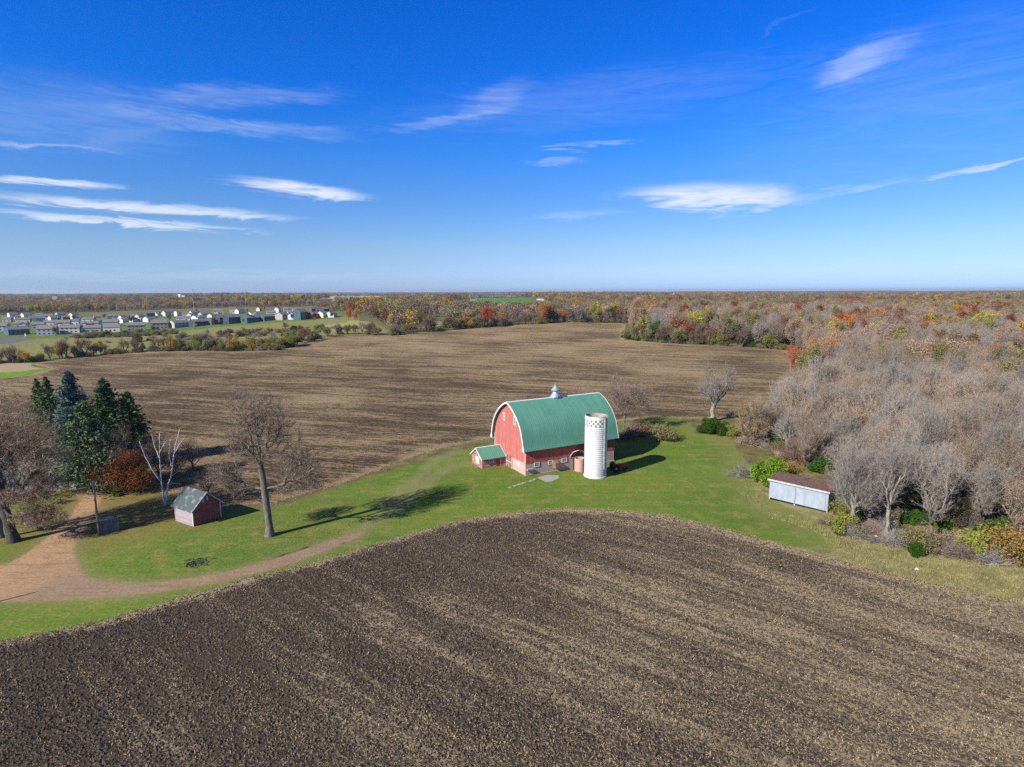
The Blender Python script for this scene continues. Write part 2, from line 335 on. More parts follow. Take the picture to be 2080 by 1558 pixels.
def ground_mat():
    def b(q):
        P = q.pos
        sp = q.n('ShaderNodeSeparateXYZ', {0: P}); P = q.n('ShaderNodeCombineXYZ', {0: sp.outputs[0], 1: sp.outputs[1], 2: 0.0}).outputs[0]
        nb = q.noise(P, .035, 3); nm = q.noise(P, .35, 4, .6); nfi = q.noise(P, 2.6, 4, .65); nxf = q.noise(P, 9, 3, .7)
        wob = q.m('MULTIPLY', q.m('SUBTRACT', q.noise(P, .9, 5, .75), .5), 2.6)
        def edge(nm_, a, b_, k=1.0): return q.ss(q.m('ADD', q.attr(nm_), q.m('MULTIPLY', wob, k)), a, b_)
        # rough land
        lcc = q.attr('lc', 0)
        rough = q.mix(1.0, lcc, q.ramp(nm, [(.3, (.62, .62, .62)), (.5, (1, 1, 1)), (.7, (1.45, 1.35, 1.15))]), 'MULTIPLY')
        rough = q.mix(1.0, rough, q.ramp(nfi, [(.3, (.6, .6, .6)), (.7, (1.5, 1.45, 1.35))]), 'MULTIPLY')
        # lawn
        gr = q.mix(q.ss(nb, .35, .65), (.126, .178, .034), (.088, .150, .027))
        gr = q.mix(q.m('MULTIPLY', q.ss(nm, .46, .70), .75), gr, (.205, .185, .065))
        mow = q.noise(q.mapp(P, rot=(0, 0, R(-18)), scale=(.05, 1.0, 1)), .9, 2)
        gr = q.mix(.5, gr, q.ramp(mow, [(.35, (.80, .84, .8)), (.65, (1.15, 1.12, 1.0))]), 'MULTIPLY')
        gr = q.mix(1.0, gr, q.ramp(nfi, [(.25, (.55, .60, .5)), (.75, (1.5, 1.4, 1.4))]), 'MULTIPLY')
        gr = q.mix(1.0, gr, q.ramp(nxf, [(.25, (.72, .75, .7)), (.75, (1.28, 1.24, 1.2))]), 'MULTIPLY')
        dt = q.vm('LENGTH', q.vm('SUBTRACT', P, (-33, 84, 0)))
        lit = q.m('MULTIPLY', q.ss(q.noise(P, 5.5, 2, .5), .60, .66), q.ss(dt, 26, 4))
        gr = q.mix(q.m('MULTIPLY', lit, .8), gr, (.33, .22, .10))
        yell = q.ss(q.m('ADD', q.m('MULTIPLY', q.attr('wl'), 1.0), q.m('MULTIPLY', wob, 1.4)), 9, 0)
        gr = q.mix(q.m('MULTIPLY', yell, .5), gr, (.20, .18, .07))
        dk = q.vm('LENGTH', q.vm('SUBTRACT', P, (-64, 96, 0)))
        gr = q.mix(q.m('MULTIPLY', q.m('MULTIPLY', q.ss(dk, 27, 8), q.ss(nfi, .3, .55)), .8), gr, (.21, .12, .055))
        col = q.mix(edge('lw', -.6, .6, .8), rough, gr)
        # worn track
        tr = q.m('MULTIPLY', q.ss(q.m('ADD', q.m('ABSOLUTE', q.attr('tr')), q.m('MULTIPLY', wob, .9)), 2.6, .3), .38)
        col = q.mix(tr, col, (.25, .20, .115))
        # drive
        dcol = q.mix(q.ss(q.n('ShaderNodeSeparateXYZ', {0: P}).outputs[0], -64, -52), (.39, .245, .135), (.27, .19, .12))
        dcol = q.mix(q.m('MULTIPLY', q.ss(nm, .45, .7), .5), dcol, (.22, .145, .10))
        dcol = q.mix(.6, dcol, q.ramp(nfi, [(.3, (.62, .62, .62)), (.7, (1.3, 1.3, 1.3))]), 'MULTIPLY')
        rut = q.ss(q.noise(q.mapp(P, rot=(0, 0, R(-20)), scale=(.12, 1.3, 1)), 1.1, 3, .6), .52, .66)
        dcol = q.mix(q.m('MULTIPLY', rut, .4), dcol, (.15, .10, .075))
        col = q.mix(q.m('MULTIPLY', edge('dr', -2.2, .2, .5), .45), col, (.22, .175, .09))
        col = q.mix(edge('dr', -.35, .5, .45), col, dcol)
        # tan patch and road
        tpc = q.mix(q.noise(q.mapp(P, rot=(0, 0, R(20)), scale=(.1, 1, 1)), .5, 3), (.28, .20, .12), (.36, .28, .17))
        col = q.mix(edge('tp', -1, 1, .6), col, tpc)
        col = q.mix(q.ss(q.attr('rd'), -.3, .3), col, (.13, .135, .145))
        rdn = q.ss(q.m('ABSOLUTE', q.m('ADD', q.attr('rd'), .6)), .7, .5)
        # tilled fields
        def field(rot, spread, soil1, soil2, thr0, fs, seed):
            U = q.mapp(P, rot=(0, 0, R(rot)), loc=(seed, 0, 0))
            band = q.noise(q.mapp(U, scale=(.035, .22, 1)), 1.0, 4, .6, .5)
            band2 = q.noise(q.mapp(U, scale=(.10, 1.15, 1)), 1.0, 4, .6, .4)
            big = q.noise(U, .022, 3, .5)
            dens = q.m('ADD', q.m('MULTIPLY', q.m('SUBTRACT', band, .5), spread), q.m('MULTIPLY', q.m('SUBTRACT', band2, .5), spread*.8))
            dens = q.m('ADD', dens, q.m('MULTIPLY', q.m('SUBTRACT', big, .5), spread*.9))
            return U, dens
        # near
        U, dens = field(39, .42, 0, 0, 0, 0, 0)
        sx = q.n('ShaderNodeSeparateXYZ', {0: P}).outputs[0]
        side = q.m('MULTIPLY', q.ss(sx, -30, 25), .125)
        fl = q.noise(q.mapp(U, scale=(1, 1.8, 1)), 1.5, 6, .82, .5)
        fl2 = q.noise(q.mapp(U, scale=(.8, 1.8, 1), loc=(31, 7, 0)), 4.0, 4, .85, .5)
        flm = q.m('ADD', q.m('MULTIPLY', fl, .5), q.m('MULTIPLY', fl2, .5))
        fringe = q.m('MULTIPLY', q.ss(q.m('ADD', q.attr('nf'), q.m('MULTIPLY', wob, 1.2)), 2.4, .2), .16)
        val = q.m('ADD', q.m('ADD', q.m('ADD', flm, q.m('MULTIPLY', dens, .98)), side), fringe)
        sm = q.ss(val, .585, .665)
        soil = q.mix(q.ss(q.noise(P, 1.5, 6, .8), .36, .62), (.019, .0145, .012), (.118, .088, .066))
        soil = q.mix(q.ss(q.noise(P, .05, 3), .4, .65), soil, q.mix(.5, soil, (.10, .07, .048)))
        straw = q.mix(q.noise(P, 6, 3, .7), (.24, .18, .11), (.62, .49, .30))
        nfc = q.mix(q.m('MULTIPLY', sm, .85), soil, straw)
        col = q.mix(edge('nf', -.35, .35, .35), col, nfc)
        # far
        U2, dens2 = field(16, .50, 0, 0, 0, 0, 40)
        fl = q.noise(q.mapp(U2, scale=(.5, 1.6, 1)), 1.1, 6, .85, .6)
        fringe = q.m('MULTIPLY', q.ss(q.m('ADD', q.attr('ff'), q.m('MULTIPLY', wob, 1.4)), 4.5, .3), .14)
        yy = q.n('ShaderNodeSeparateXYZ', {0: P}).outputs[1]
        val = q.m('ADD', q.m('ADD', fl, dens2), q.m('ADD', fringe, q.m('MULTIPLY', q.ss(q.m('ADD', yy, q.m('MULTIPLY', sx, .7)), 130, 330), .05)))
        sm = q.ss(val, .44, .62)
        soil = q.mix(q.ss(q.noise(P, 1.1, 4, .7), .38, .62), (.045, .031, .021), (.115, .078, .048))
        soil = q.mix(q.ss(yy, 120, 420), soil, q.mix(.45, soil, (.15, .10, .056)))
        ffc = q.mix(q.m('MULTIPLY', sm, .8), soil, q.mix(q.noise(P, 2, 3, .7), (.25, .175, .095), (.44, .33, .18)))
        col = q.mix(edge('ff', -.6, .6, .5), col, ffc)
        isf = q.m('MAXIMUM', edge('nf', -.3, .3, .3), q.m('MULTIPLY', edge('ff', -.5, .5), .8))
        hb = q.m('ADD', q.m('MULTIPLY', q.noise(P, 1.7, 6, .78), .55), q.m('MULTIPLY', q.noise(P, .4, 2, .5), .25))
        hg = q.m('MULTIPLY', q.m('ADD', nfi, q.m('MULTIPLY', nxf, .5)), .05)
        h = q.m('ADD', q.m('MULTIPLY', hb, isf), q.m('MULTIPLY', hg, q.m('SUBTRACT', 1.0, isf)))
        return col, (h, 1.0)
    return mat('ground_cover', b, .95, .05)
GM = ground_mat()
# distance from the lawn to the woodland side, for the drier strip there
WLN = poly([(1410,860),(1500,900),(1530,960),(1560,1030),(1690,1075),(1730,1120),(2080,1190),(2400,1260),(2600,1000),(1800,700),(1600,720),(1580,830)])
SD['wl'] = np.abs(np.minimum(sdn(WLN)[0], 0))
def cent(a): return a[T].mean(1)
cn = {k: cent(SD[k]) for k in SD}
zone = np.zeros(len(T), int)
zone[cn['lw'] > 0] = 3; zone[cn['dr'] > 0] = 4; zone[cn['ff'] > 0] = 2; zone[cn['nf'] > 0] = 1; zone[cn['rd'] > 0] = 5
for zi, nm in enumerate(['ground', 'plowed_field', 'plowed_field', 'lawn', 'driveway', 'road']):
    t = T[zone == zi]
    if not len(t): continue
    u, inv = np.unique(t, return_inverse=True)
    me = mesh_np(nm, V[u], [inv.reshape(-1, 3)], [GM], smooth=True)
    for k in SD:
        a = me.attributes.new(k, 'FLOAT', 'POINT'); a.data.foreach_set('value', SD[k][u].astype(np.float32))
    a = me.attributes.new('lc', 'FLOAT_COLOR', 'POINT'); a.data.foreach_set('color', np.column_stack([lc[u], np.ones(len(u))]).astype(np.float32).ravel())
    tag(link(nm, me), kind='structure')

# ------------------------------------------------------------------ haze
class MB:
    def __init__(s): s.v = []; s.f = []
    def add(s, vs, fs):
        k = len(s.v); s.v += [tuple(v) for v in vs]; s.f += [tuple(i+k for i in f) for f in fs]; return s
    def box(s, x0, x1, y0, y1, z0, z1):
        return s.add([(x, y, z) for z in (z0, z1) for y in (y0, y1) for x in (x0, x1)],
                     [(0, 2, 3, 1), (4, 5, 7, 6), (0, 1, 5, 4), (2, 6, 7, 3), (0, 4, 6, 2), (1, 3, 7, 5)])
    def prism(s, prof, a0, a1, ax='x'):
        """profile of 2D points extruded along an axis"""
        n = len(prof)
        def P(t, p): return (t, p[0], p[1]) if ax == 'x' else ((p[0], t, p[1]) if ax == 'y' else (p[0], p[1], t))
        return s.add([P(a0, p) for p in prof]+[P(a1, p) for p in prof],
                     [tuple(range(n))[::-1], tuple(range(n, 2*n))]+[(i, (i+1) % n, n+(i+1) % n, n+i) for i in range(n)])
    def lathe(s, prof, seg=24, cx=0, cy=0, a0=0, a1=2*math.pi, caps=False):
        full = abs(a1-a0-2*math.pi) < 1e-6; m = seg if full else seg+1; vs = []
        for r, z in prof:
            for k in range(m): t = a0+(a1-a0)*k/seg; vs.append((cx+r*math.cos(t), cy+r*math.sin(t), z))
        fs = []
        for j in range(len(prof)-1):
            for k in range(seg): fs.append((j*m+k, j*m+(k+1) % m, (j+1)*m+(k+1) % m, (j+1)*m+k))
        if caps: fs += [tuple(range(m))[::-1], tuple(range((len(prof)-1)*m, len(prof)*m))]
        return s.add(vs, fs)
    def tube(s, pts, r, seg=8):
        pts = [Vector(p) for p in pts]; rr = r if isinstance(r, (list, tuple)) else [r]*len(pts); vs = []; fs = []
        for i, p in enumerate(pts):
            d = (pts[min(i+1, len(pts)-1)]-pts[max(i-1, 0)]).normalized()
            a = d.cross(Vector((0, 0, 1)) if abs(d.z) < .9 else Vector((1, 0, 0))).normalized(); b = d.cross(a)
            for k in range(seg): t = 2*math.pi*k/seg; vs.append(p+a*math.cos(t)*rr[i]+b*math.sin(t)*rr[i])
        for i in range(len(pts)-1):
            for k in range(seg): fs.append((i*seg+k, i*seg+(k+1) % seg, (i+1)*seg+(k+1) % seg, (i+1)*seg+k))
        fs += [tuple(range(seg))[::-1], tuple(range((len(pts)-1)*seg, len(pts)*seg))]
        return s.add(vs, fs)
    def build(s, name, m, parent=None, loc=None, smooth=False, bevel=0):
        me = bpy.data.meshes.new(name); me.from_pydata(s.v, [], s.f); me.materials.append(m)
        if smooth: me.shade_smooth()
        me.update(); o = link(name, me, parent, loc)
        if bevel:
            b = o.modifiers.new('bevel', 'BEVEL'); b.width = bevel; b.segments = 2; b.limit_method = 'ANGLE'
        return o
hz_m = bpy.data.materials.new('haze'); hz_m.use_nodes = True; q = NG(hz_m.node_tree)
pv = q.n('ShaderNodeVolumePrincipled', {'Color': (.74, .89, 1.0, 1), 'Density': 6e-5, 'Anisotropy': 0.3})
q.nt.links.new(pv.outputs[0], q.n('ShaderNodeOutputMaterial').inputs['Volume'])
tag(MB().box(-16500, 16500, -400, 16500, -20, 75).build('haze', hz_m), kind='stuff')
#PART2
# ------------------------------------------------------------------ trees
def ell_pts(n, ells, bias=2.0, rs=None):
    rs = rs or rng; w = np.array([e[6] for e in ells], float); w /= w.sum()
    k = rs.choice(len(ells), n, p=w); E_ = np.array([e[:6] for e in ells])[k]
    d = rs.normal(size=(n, 3)); d /= np.linalg.norm(d, axis=1)[:, None]
    return E_[:, :3]+d*(rs.random(n)**(1/bias))[:, None]*E_[:, 3:6]
def mst(P, trunk, bf=.45, attach=2):
    nt = len(trunk); N = len(P); pos = np.vstack([trunk, P]); par = np.full(nt+N, -1); par[1:nt] = np.arange(nt-1)
    pl = np.zeros(nt+N)
    for i in range(1, nt): pl[i] = pl[i-1]+np.linalg.norm(pos[i]-pos[i-1])
    best = np.full(N, 1e9); bp = np.zeros(N, int)
    for i in range(attach, nt):
        c = np.linalg.norm(P-pos[i], axis=1)+bf*pl[i]; k = c < best; best[k] = c[k]; bp[k] = i
    order = []
    for _ in range(N):
        i = int(best.argmin()); best[i] = 1e12; j = nt+i; par[j] = bp[i]; order.append(j)
        pl[j] = pl[bp[i]]+np.linalg.norm(pos[j]-pos[bp[i]])
        c = np.linalg.norm(P-P[i], axis=1)+bf*pl[j]; k = (c < best) & (best < 1e11); best[k] = c[k]; bp[k] = j
    return pos, par, list(range(nt))+order
def radii(pos, par, order, r0, p, rtrunk):
    s = np.zeros(len(pos))
    for j in order[::-1]:
        if s[j] == 0: s[j] = r0**p
        if par[j] >= 0: s[par[j]] += s[j]
    r = s**(1/p); m = r[0]
    f = np.clip((r-r0)/(m-r0), 0, 1); return r*(1-f)+rtrunk*f**1.0*1.0 if rtrunk else r
def smooth_tree(pos, par, nt, it=2):
    for _ in range(it):
        cs = np.zeros_like(pos); cn_ = np.zeros(len(pos)); k = par >= 0
        np.add.at(cs, par[k], pos[k]); np.add.at(cn_, par[k], 1)
        mv = np.arange(len(pos)) >= nt; pm = pos[np.maximum(par, 0)]
        c2 = cs/np.maximum(cn_, 1)[:, None]; new = pos.copy(); a = mv & (cn_ > 0)
        new[a] = .5*pos[a]+.25*pm[a]+.25*c2[a]; pos = new
    return pos
def tubes(A, B, ra, rb, s):
    n = len(A); d = B-A; L = np.linalg.norm(d, axis=1)[:, None]; d = d/np.maximum(L, 1e-6); A = A-d*ra[:, None]*.3
    ref = np.where(np.abs(d[:, 2:3]) < .9, np.array([[0, 0, 1.]]), np.array([[1., 0, 0]]))
    u = np.cross(d, ref); u /= np.linalg.norm(u, axis=1)[:, None]; v = np.cross(d, u)
    V_ = []
    for c, r in ((A, ra), (B, rb)):
        for k in range(s):
            t = 2*math.pi*k/s; V_.append(c+(u*math.cos(t)+v*math.sin(t))*r[:, None])
    V_ = np.stack(V_, 1).reshape(-1, 3); b = (np.arange(n)*2*s)[:, None]
    F_ = np.concatenate([np.column_stack([b+k, b+(k+1) % s, b+s+(k+1) % s, b+s+k]) for k in range(s)])
    return V_, F_
def ribbons(A, D, w, rs):
    n = len(A); r = rs.normal(size=(n, 3)); s = np.cross(D, r); s /= np.maximum(np.linalg.norm(s, axis=1)[:, None], 1e-6)
    V_ = np.stack([A-s*w, A+s*w, A+D], 1).reshape(-1, 3); return V_, np.arange(3*n).reshape(-1, 3)
def cards(C, size, rs, asp=.7, flat=0.0):
    n = len(C); a = rs.normal(size=(n, 3)); a[:, 2] *= (1-flat); a /= np.linalg.norm(a, axis=1)[:, None]
    b = rs.normal(size=(n, 3)); b = np.cross(a, b); b /= np.maximum(np.linalg.norm(b, axis=1)[:, None], 1e-6)
    s = (size*(.6+.8*rs.random(n)))[:, None]
    V_ = np.stack([C-a*s*.5, C+b*s*asp*.5, C+a*s*.5, C-b*s*asp*.5], 1).reshape(-1, 3)
    return V_, np.arange(4*n).reshape(-1, 4)
class Tpl: pass
def make_tree(seed, H, rx, N=900, tf=.32, ells=None, trunk=None, rt=.27, r0=.010, p=2.05, bf=.45, twigs=6, tl=.9, tw=.011,
              leaves=0, ls=.25, leaf='tan', twm=None, bark=None, droop=0.0, lumps=11, lean=0.0, cap=9.0, up=.35, cut=.085, bias=1.7, lj=.5):
    rs = np.random.default_rng(seed)
    if ells is None:
        ells = []
        for _ in range(lumps):
            t = rs.random()*2*math.pi; q_ = rs.random()**.5; zz = tf+(1-tf)*(.28+.52*rs.random())
            k = 1-((zz-.62)/.55)**2*.7
            ells.append((math.cos(t)*rx*.72*q_*k, math.sin(t)*rx*.72*q_*k, zz*H*(.86+.26*rs.random()), rx*.33, rx*.33, H*.19, 1))
        ells.append((0, 0, H*(.45+.5*tf), rx*.6, rx*.6, H*(1-tf)*.45, 2.2))
    P = ell_pts(N, ells, bias, rs)
    if trunk is None:
        n = 7; z = np.linspace(0, tf*H*1.25, n)
        trunk = np.column_stack([lean*z+rs.normal(size=n)*.05*H/16*(z > .1), rs.normal(size=n)*.05*H/16*(z > .1), z])
    trunk = np.array(trunk, float)
    pos, par, order = mst(P, trunk, bf, max(1, int(len(trunk)*.55)))
    rad = radii(pos, par, order, r0, p, rt)
    rad[len(trunk):] = np.where(rad[len(trunk):] > cap, cap+(rad[len(trunk):]-cap)*.15, rad[len(trunk):])
    pos = smooth_tree(pos, par, len(trunk))
    k = par >= 0; I = np.where(k)[0]; A, B = pos[par[I]], pos[I]; ra = np.minimum(rad[par[I]], rad[I]*1.45+.004); rb = rad[I]
    fl = par[I] < 1; ra[fl] = rt*1.7; ra[par[I] == 1] = np.maximum(ra[par[I] == 1], rb[par[I] == 1])
    thick = rb > cut
    V1, F1 = tubes(A[thick], B[thick], ra[thick], rb[thick], 8)
    V2, F2 = tubes(A[~thick], B[~thick], ra[~thick], rb[~thick], 3)
    # twigs
    J = np.where(rad < .06)[0]; J = J[J >= len(trunk)]
    Q = np.repeat(J, twigs); D = pos[Q]-pos[par[Q]]; D /= np.maximum(np.linalg.norm(D, axis=1)[:, None], 1e-6)
    D = D*.6+rs.normal(size=D.shape)*.55+np.array([0, 0, up-droop]); D /= np.linalg.norm(D, axis=1)[:, None]
    D *= (tl*(.4+.9*rs.random(len(D))))[:, None]
    A_ = pos[Q]+(pos[par[Q]]-pos[Q])*rs.random(len(Q))[:, None]
    V3, F3 = ribbons(A_, D, tw, rs)
    Vc = [V2, V3]; polys = [F2, F3+len(V2)]; mi = [np.zeros(len(F2)), np.zeros(len(F3))]
    if leaves:
        q_ = rs.integers(0, len(Q), leaves); C = A_[q_]+D[q_]*rs.random(leaves)[:, None]+rs.normal(size=(leaves, 3))*lj*ls*2
        V4, F4 = cards(C, ls, rs); polys.append(F4+len(V2)+len(V3)); Vc.append(V4); mi.append(np.ones(len(F4)))
    # order by polygon size is not required
    t = Tpl(); t.trunk = mesh_np('trunk', V1, [F1], [bark or BARK], smooth=True)
    t.crown = mesh_np('crown', np.vstack(Vc), polys, [twm or TW_GREY, LEAF[leaf]], np.concatenate(mi)); t.H = H
    return t
def make_spruce(seed, H, rx, mt='dgreen', z0=.06, dens=1.0, cs=.5):
    rs = np.random.default_rng(seed); C = []; S = []; BA = []; BB = []
    z = z0*H
    while z < H*.985:
        u = (z-z0*H)/(H*(1-z0)); L0 = rx*(1-u)**.72*(.75+.25*min(1, u*6+.4)); nb = int((5+5*(1-u))*dens)
        for _ in range(nb):
            t = rs.random()*2*math.pi; L = L0*(.45+.62*rs.random())*(1+.22*math.sin(3*t+seed)+.12*math.sin(z*1.7+seed+2*t)); dr = -.18-.28*(1-u)*rs.random()
            tip = np.array([math.cos(t)*L, math.sin(t)*L, z+dr*L+.22*L*(u)]); r_0 = np.array([0, 0, z+.15*L])
            BA.append(r_0); BB.append(tip); n = int(7+13*L/max(rx, .1))
            s = (rs.random(n)**.6)[:, None]; c = r_0+(tip-r_0)*s+rs.normal(size=(n, 3))*np.array([.12*L, .12*L, .05*L])*(.35+s)
            c[:, 2] -= .10*L*(s[:, 0]**2)*0; C.append(c)
        z += H*.021/dens**.5*(1.2-.5*u)
    C.append(np.column_stack([rs.normal(size=14)*.07, rs.normal(size=14)*.07, H*(.95+.05*rs.random(14))]))
    C = np.vstack(C); V4, F4 = cards(C, cs, rs, .42, .35)
    BA, BB = np.array(BA), np.array(BB); V2, F2 = tubes(BA, BB, np.full(len(BA), .035), np.full(len(BA), .012), 3)
    t = Tpl(); zz = np.linspace(0, H*.97, 8); Tn = np.column_stack([zz*0, zz*0, zz]); rr = .011*H*(1-zz/H)+.02
    V1, F1 = tubes(Tn[:-1], Tn[1:], rr[:-1], rr[1:], 8)
    t.trunk = mesh_np('trunk', V1, [F1], [BARK_DARK], smooth=True)
    t.crown = mesh_np('crown', np.vstack([V2, V4]), [F2, F4+len(V2)], [BARK_DARK, LEAF[mt]], np.concatenate([np.zeros(len(F2)), np.ones(len(F4))])); t.H = H
    return t
def make_bush(seed, H, rx, mt, N=60, leaves=1500, ls=.2, bare=False, twm=None):
    rs = np.random.default_rng(seed); t = Tpl(); t.H = H
    ells = []
    for _ in range(12):
        a = rs.random()*2*math.pi; k = rs.random()**.5*.78; q0 = rx*(.20+.26*rs.random()); hh = H*(.18+.5*rs.random()*(1.15-k))
        ells.append((math.cos(a)*rx*k, math.sin(a)*rx*k, hh, q0, q0, H*(.16+.2*rs.random()), q0))
    P = ell_pts(N, ells, 2.4, rs); P[:, 2] = np.maximum(P[:, 2], .15)
    R0 = rs.normal(size=(N, 3))*np.array([rx*.15, rx*.15, 0]); V2, F2 = tubes(R0, P, np.full(N, .03), np.full(N, .01), 3)
    nn = N*(14 if bare else 5); q_ = rs.integers(0, N, nn); A_ = R0[q_]+(P[q_]-R0[q_])*(.35+.65*rs.random(nn))[:, None]
    D = (P[q_]-R0[q_])*.25+rs.normal(size=(nn, 3))*.3; V3, F3 = ribbons(A_, D, .012, rs)
    Vc = [V2, V3]; po = [F2, F3+len(V2)]; mi = [np.zeros(len(F2)), np.zeros(len(F3))]
    if leaves:
        C = ell_pts(leaves, ells, 3.2, rs); C[:, 2] = np.maximum(C[:, 2], .08); V4, F4 = cards(C, ls, rs)
        po.append(F4+len(V2)+len(V3)); Vc.append(V4); mi.append(np.ones(len(F4)))
    t.trunk = None; t.crown = mesh_np('foliage', np.vstack(Vc), po, [twm or TW_DARK, LEAF[mt]], np.concatenate(mi))
    return t
def place(t, x, y, s=1.0, rz=None, name='tree', label=None, cat='tree', group=None, sz=None, dz=0.0):
    z = hz(x, y)+dz
    rz = random.random()*6.28 if rz is None else rz
    if t.trunk is None:
        o = link(name, t.crown, None, (x, y, z)); o.rotation_euler = (0, 0, rz)
    else:
        o = empty(name, (x, y, z), rz); link('trunk', t.trunk, o); link('crown', t.crown, o)
    o.scale = (s, s, sz or s); return tag(o, label, cat, group)
def stuff(name, pts, coll, idx, scl, kind='stuff', label=None, cat=None):
    """one mass: thousands of plants set on points by geometry nodes"""
    me = bpy.data.meshes.new(name); me.vertices.add(len(pts))
    me.vertices.foreach_set('co', np.asarray(pts, np.float32).ravel())
    for k, ty, v in (('idx', 'INT', idx), ('scl', 'FLOAT', scl), ('rot', 'FLOAT', rng.random(len(pts))*6.28)):
        a = me.attributes.new(k, ty, 'POINT'); a.data.foreach_set('value', np.asarray(v, np.int32 if ty == 'INT' else np.float32))
    o = link(name, me); tag(o, label, cat, kind=kind)
    ng = bpy.data.node_groups.new(name, 'GeometryNodeTree')
    ng.interface.new_socket('Geometry', in_out='INPUT', socket_type='NodeSocketGeometry')
    ng.interface.new_socket('Geometry', in_out='OUTPUT', socket_type='NodeSocketGeometry')
    N_ = ng.nodes.new; L_ = ng.links.new
    gi, go = N_('NodeGroupInput'), N_('NodeGroupOutput'); ip = N_('GeometryNodeInstanceOnPoints'); ci = N_('GeometryNodeCollectionInfo')
    ci.inputs['Collection'].default_value = coll; ci.inputs['Separate Children'].default_value = True; ci.inputs['Reset Children'].default_value = True
    def na(nm, ty):
        a = N_('GeometryNodeInputNamedAttribute'); a.data_type = ty; a.inputs['Name'].default_value = nm; return a.outputs['Attribute']
    cx = N_('ShaderNodeCombineXYZ'); L_(na('rot', 'FLOAT'), cx.inputs[2])
    e2 = N_('FunctionNodeEulerToRotation'); L_(cx.outputs[0], e2.inputs[0])
    L_(gi.outputs[0], ip.inputs['Points']); L_(ci.outputs[0], ip.inputs['Instance']); ip.inputs['Pick Instance'].default_value = True
    L_(na('idx', 'INT'), ip.inputs['Instance Index']); L_(e2.outputs[0], ip.inputs['Rotation']); L_(na('scl', 'FLOAT'), ip.inputs['Scale'])
    L_(ip.outputs[0], go.inputs[0])
    md = o.modifiers.new('scatter', 'NODES'); md.node_group = ng
    return o
def merged(t, name):
    """trunk and crown as one mesh, for the masses"""
    me = bpy.data.meshes.new(name); Vs = []; Ls = []; st = []; tt = []; mi = []; k = 0; l = 0; mats = []
    for m in ([t.trunk] if t.trunk else [])+[t.crown]:
        v = np.empty(len(m.vertices)*3, np.float32); m.vertices.foreach_get('co', v); Vs.append(v)
        li = np.empty(len(m.loops), np.int32); m.loops.foreach_get('vertex_index', li); Ls.append(li+k)
        a = np.empty(len(m.polygons), np.int32); m.polygons.foreach_get('loop_start', a); st.append(a+l)
        a = np.empty(len(m.polygons), np.int32); m.polygons.foreach_get('loop_total', a); tt.append(a)
        a = np.empty(len(m.polygons), np.int32); m.polygons.foreach_get('material_index', a); mi.append(a+len(mats))
        mats += list(m.materials); k += len(m.vertices); l += len(li)
    me.vertices.add(k); me.vertices.foreach_set('co', np.concatenate(Vs)); me.loops.add(l); me.polygons.add(sum(map(len, st)))
    me.loops.foreach_set('vertex_index', np.concatenate(Ls)); me.polygons.foreach_set('loop_start', np.concatenate(st)); me.polygons.foreach_set('loop_total', np.concatenate(tt))
    for m in mats: me.materials.append(m)
    me.polygons.foreach_set('material_index', np.concatenate(mi)); me.update(calc_edges=True); return me
def tcoll(name, meshes):
    c = bpy.data.collections.new(name)
    for i, m in enumerate(meshes): c.objects.link(bpy.data.objects.new('%s_%03d' % (name, i), m))
    return c

# templates for the woodland on the right
WT = [make_tree(101, 14, 4.8, 1300, twm=TW_GREY, twigs=6, lumps=13, leaves=2400, ls=.12, leaf='tan', bark=BARK, tf=.14, tl=1.1, up=.4, lean=.06),
      make_tree(102, 14.5, 5.0, 1100, twm=TW_TAN, twigs=5, leaves=6000, ls=.13, leaf='tan', bark=BARK, tf=.16, lumps=11, up=.3, lj=.9),
      make_tree(103, 13, 4.6, 1300, twm=TW_GREY, twigs=6, leaves=200, ls=.11, leaf='greyb', bark=BARK_PALE, tf=.2, tl=1.2, up=.45, bf=.55, lean=-.1, rt=.32),
      make_tree(104, 15.5, 5.0, 1300, twm=TW_BRN, twigs=6, leaves=2600, ls=.12, leaf='tan', bark=BARK, tf=.14, lumps=12, up=.35, lj=.9),
      make_tree(105, 11, 4.8, 1200, twm=TW_PURP, twigs=7, leaves=900, ls=.11, leaf='mauve', bark=BARK_DARK, tf=.08, up=.4),
      make_tree(106, 17, 4.4, 1200, twm=TW_GREY, twigs=5, leaves=500, ls=.12, leaf='tan', bark=BARK_PALE, tf=.28, lumps=8, up=.5, bf=.6, lean=.08),
      make_tree(107, 13, 4.8, 1100, twm=TW_BRN, twigs=5, leaves=4600, ls=.14, leaf='bolive', bark=BARK_DARK, tf=.1, lumps=11, up=.3, lj=.9)]
# leafy autumn crowns
def autumn(seed, leaf, H=14, rx=5, n=4200, ls=.42, tw=TW_DARK): return make_tree(seed, H, rx, 420, twm=tw, twigs=6, leaves=n, ls=ls, leaf=leaf, bark=BARK_DARK, r0=.02, tf=.25, bias=2.6, lj=.6)
AT = {c: autumn(200+i, c) for i, c in enumerate(['orange', 'gold', 'rust', 'yellow', 'ygreen', 'olive', 'red', 'crimson', 'tan', 'brown', 'green'])}
MAPLE = make_tree(250, 17, 7.5, 1000, twm=TW_BRN, twigs=7, leaves=14000, ls=.21, leaf='mtan', bark=BARK, tf=.15, bias=2.3, lumps=12)
MAP2 = make_tree(251, 16, 5.5, 700, twm=TW_BRN, twigs=7, leaves=6500, ls=.22, leaf='orange', bark=BARK, tf=.15, bias=2.3)
BRONZE = make_tree(252, 10, 4.2, 700, twm=TW_BRN, twigs=8, leaves=3800, ls=.17, leaf='bronze', bark=BARK_DARK, tf=.1)
REDT = make_tree(253, 12, 3.6, 500, twm=TW_BRN, twigs=8, leaves=4800, ls=.2, leaf='red', bark=BARK_DARK, tf=.1)
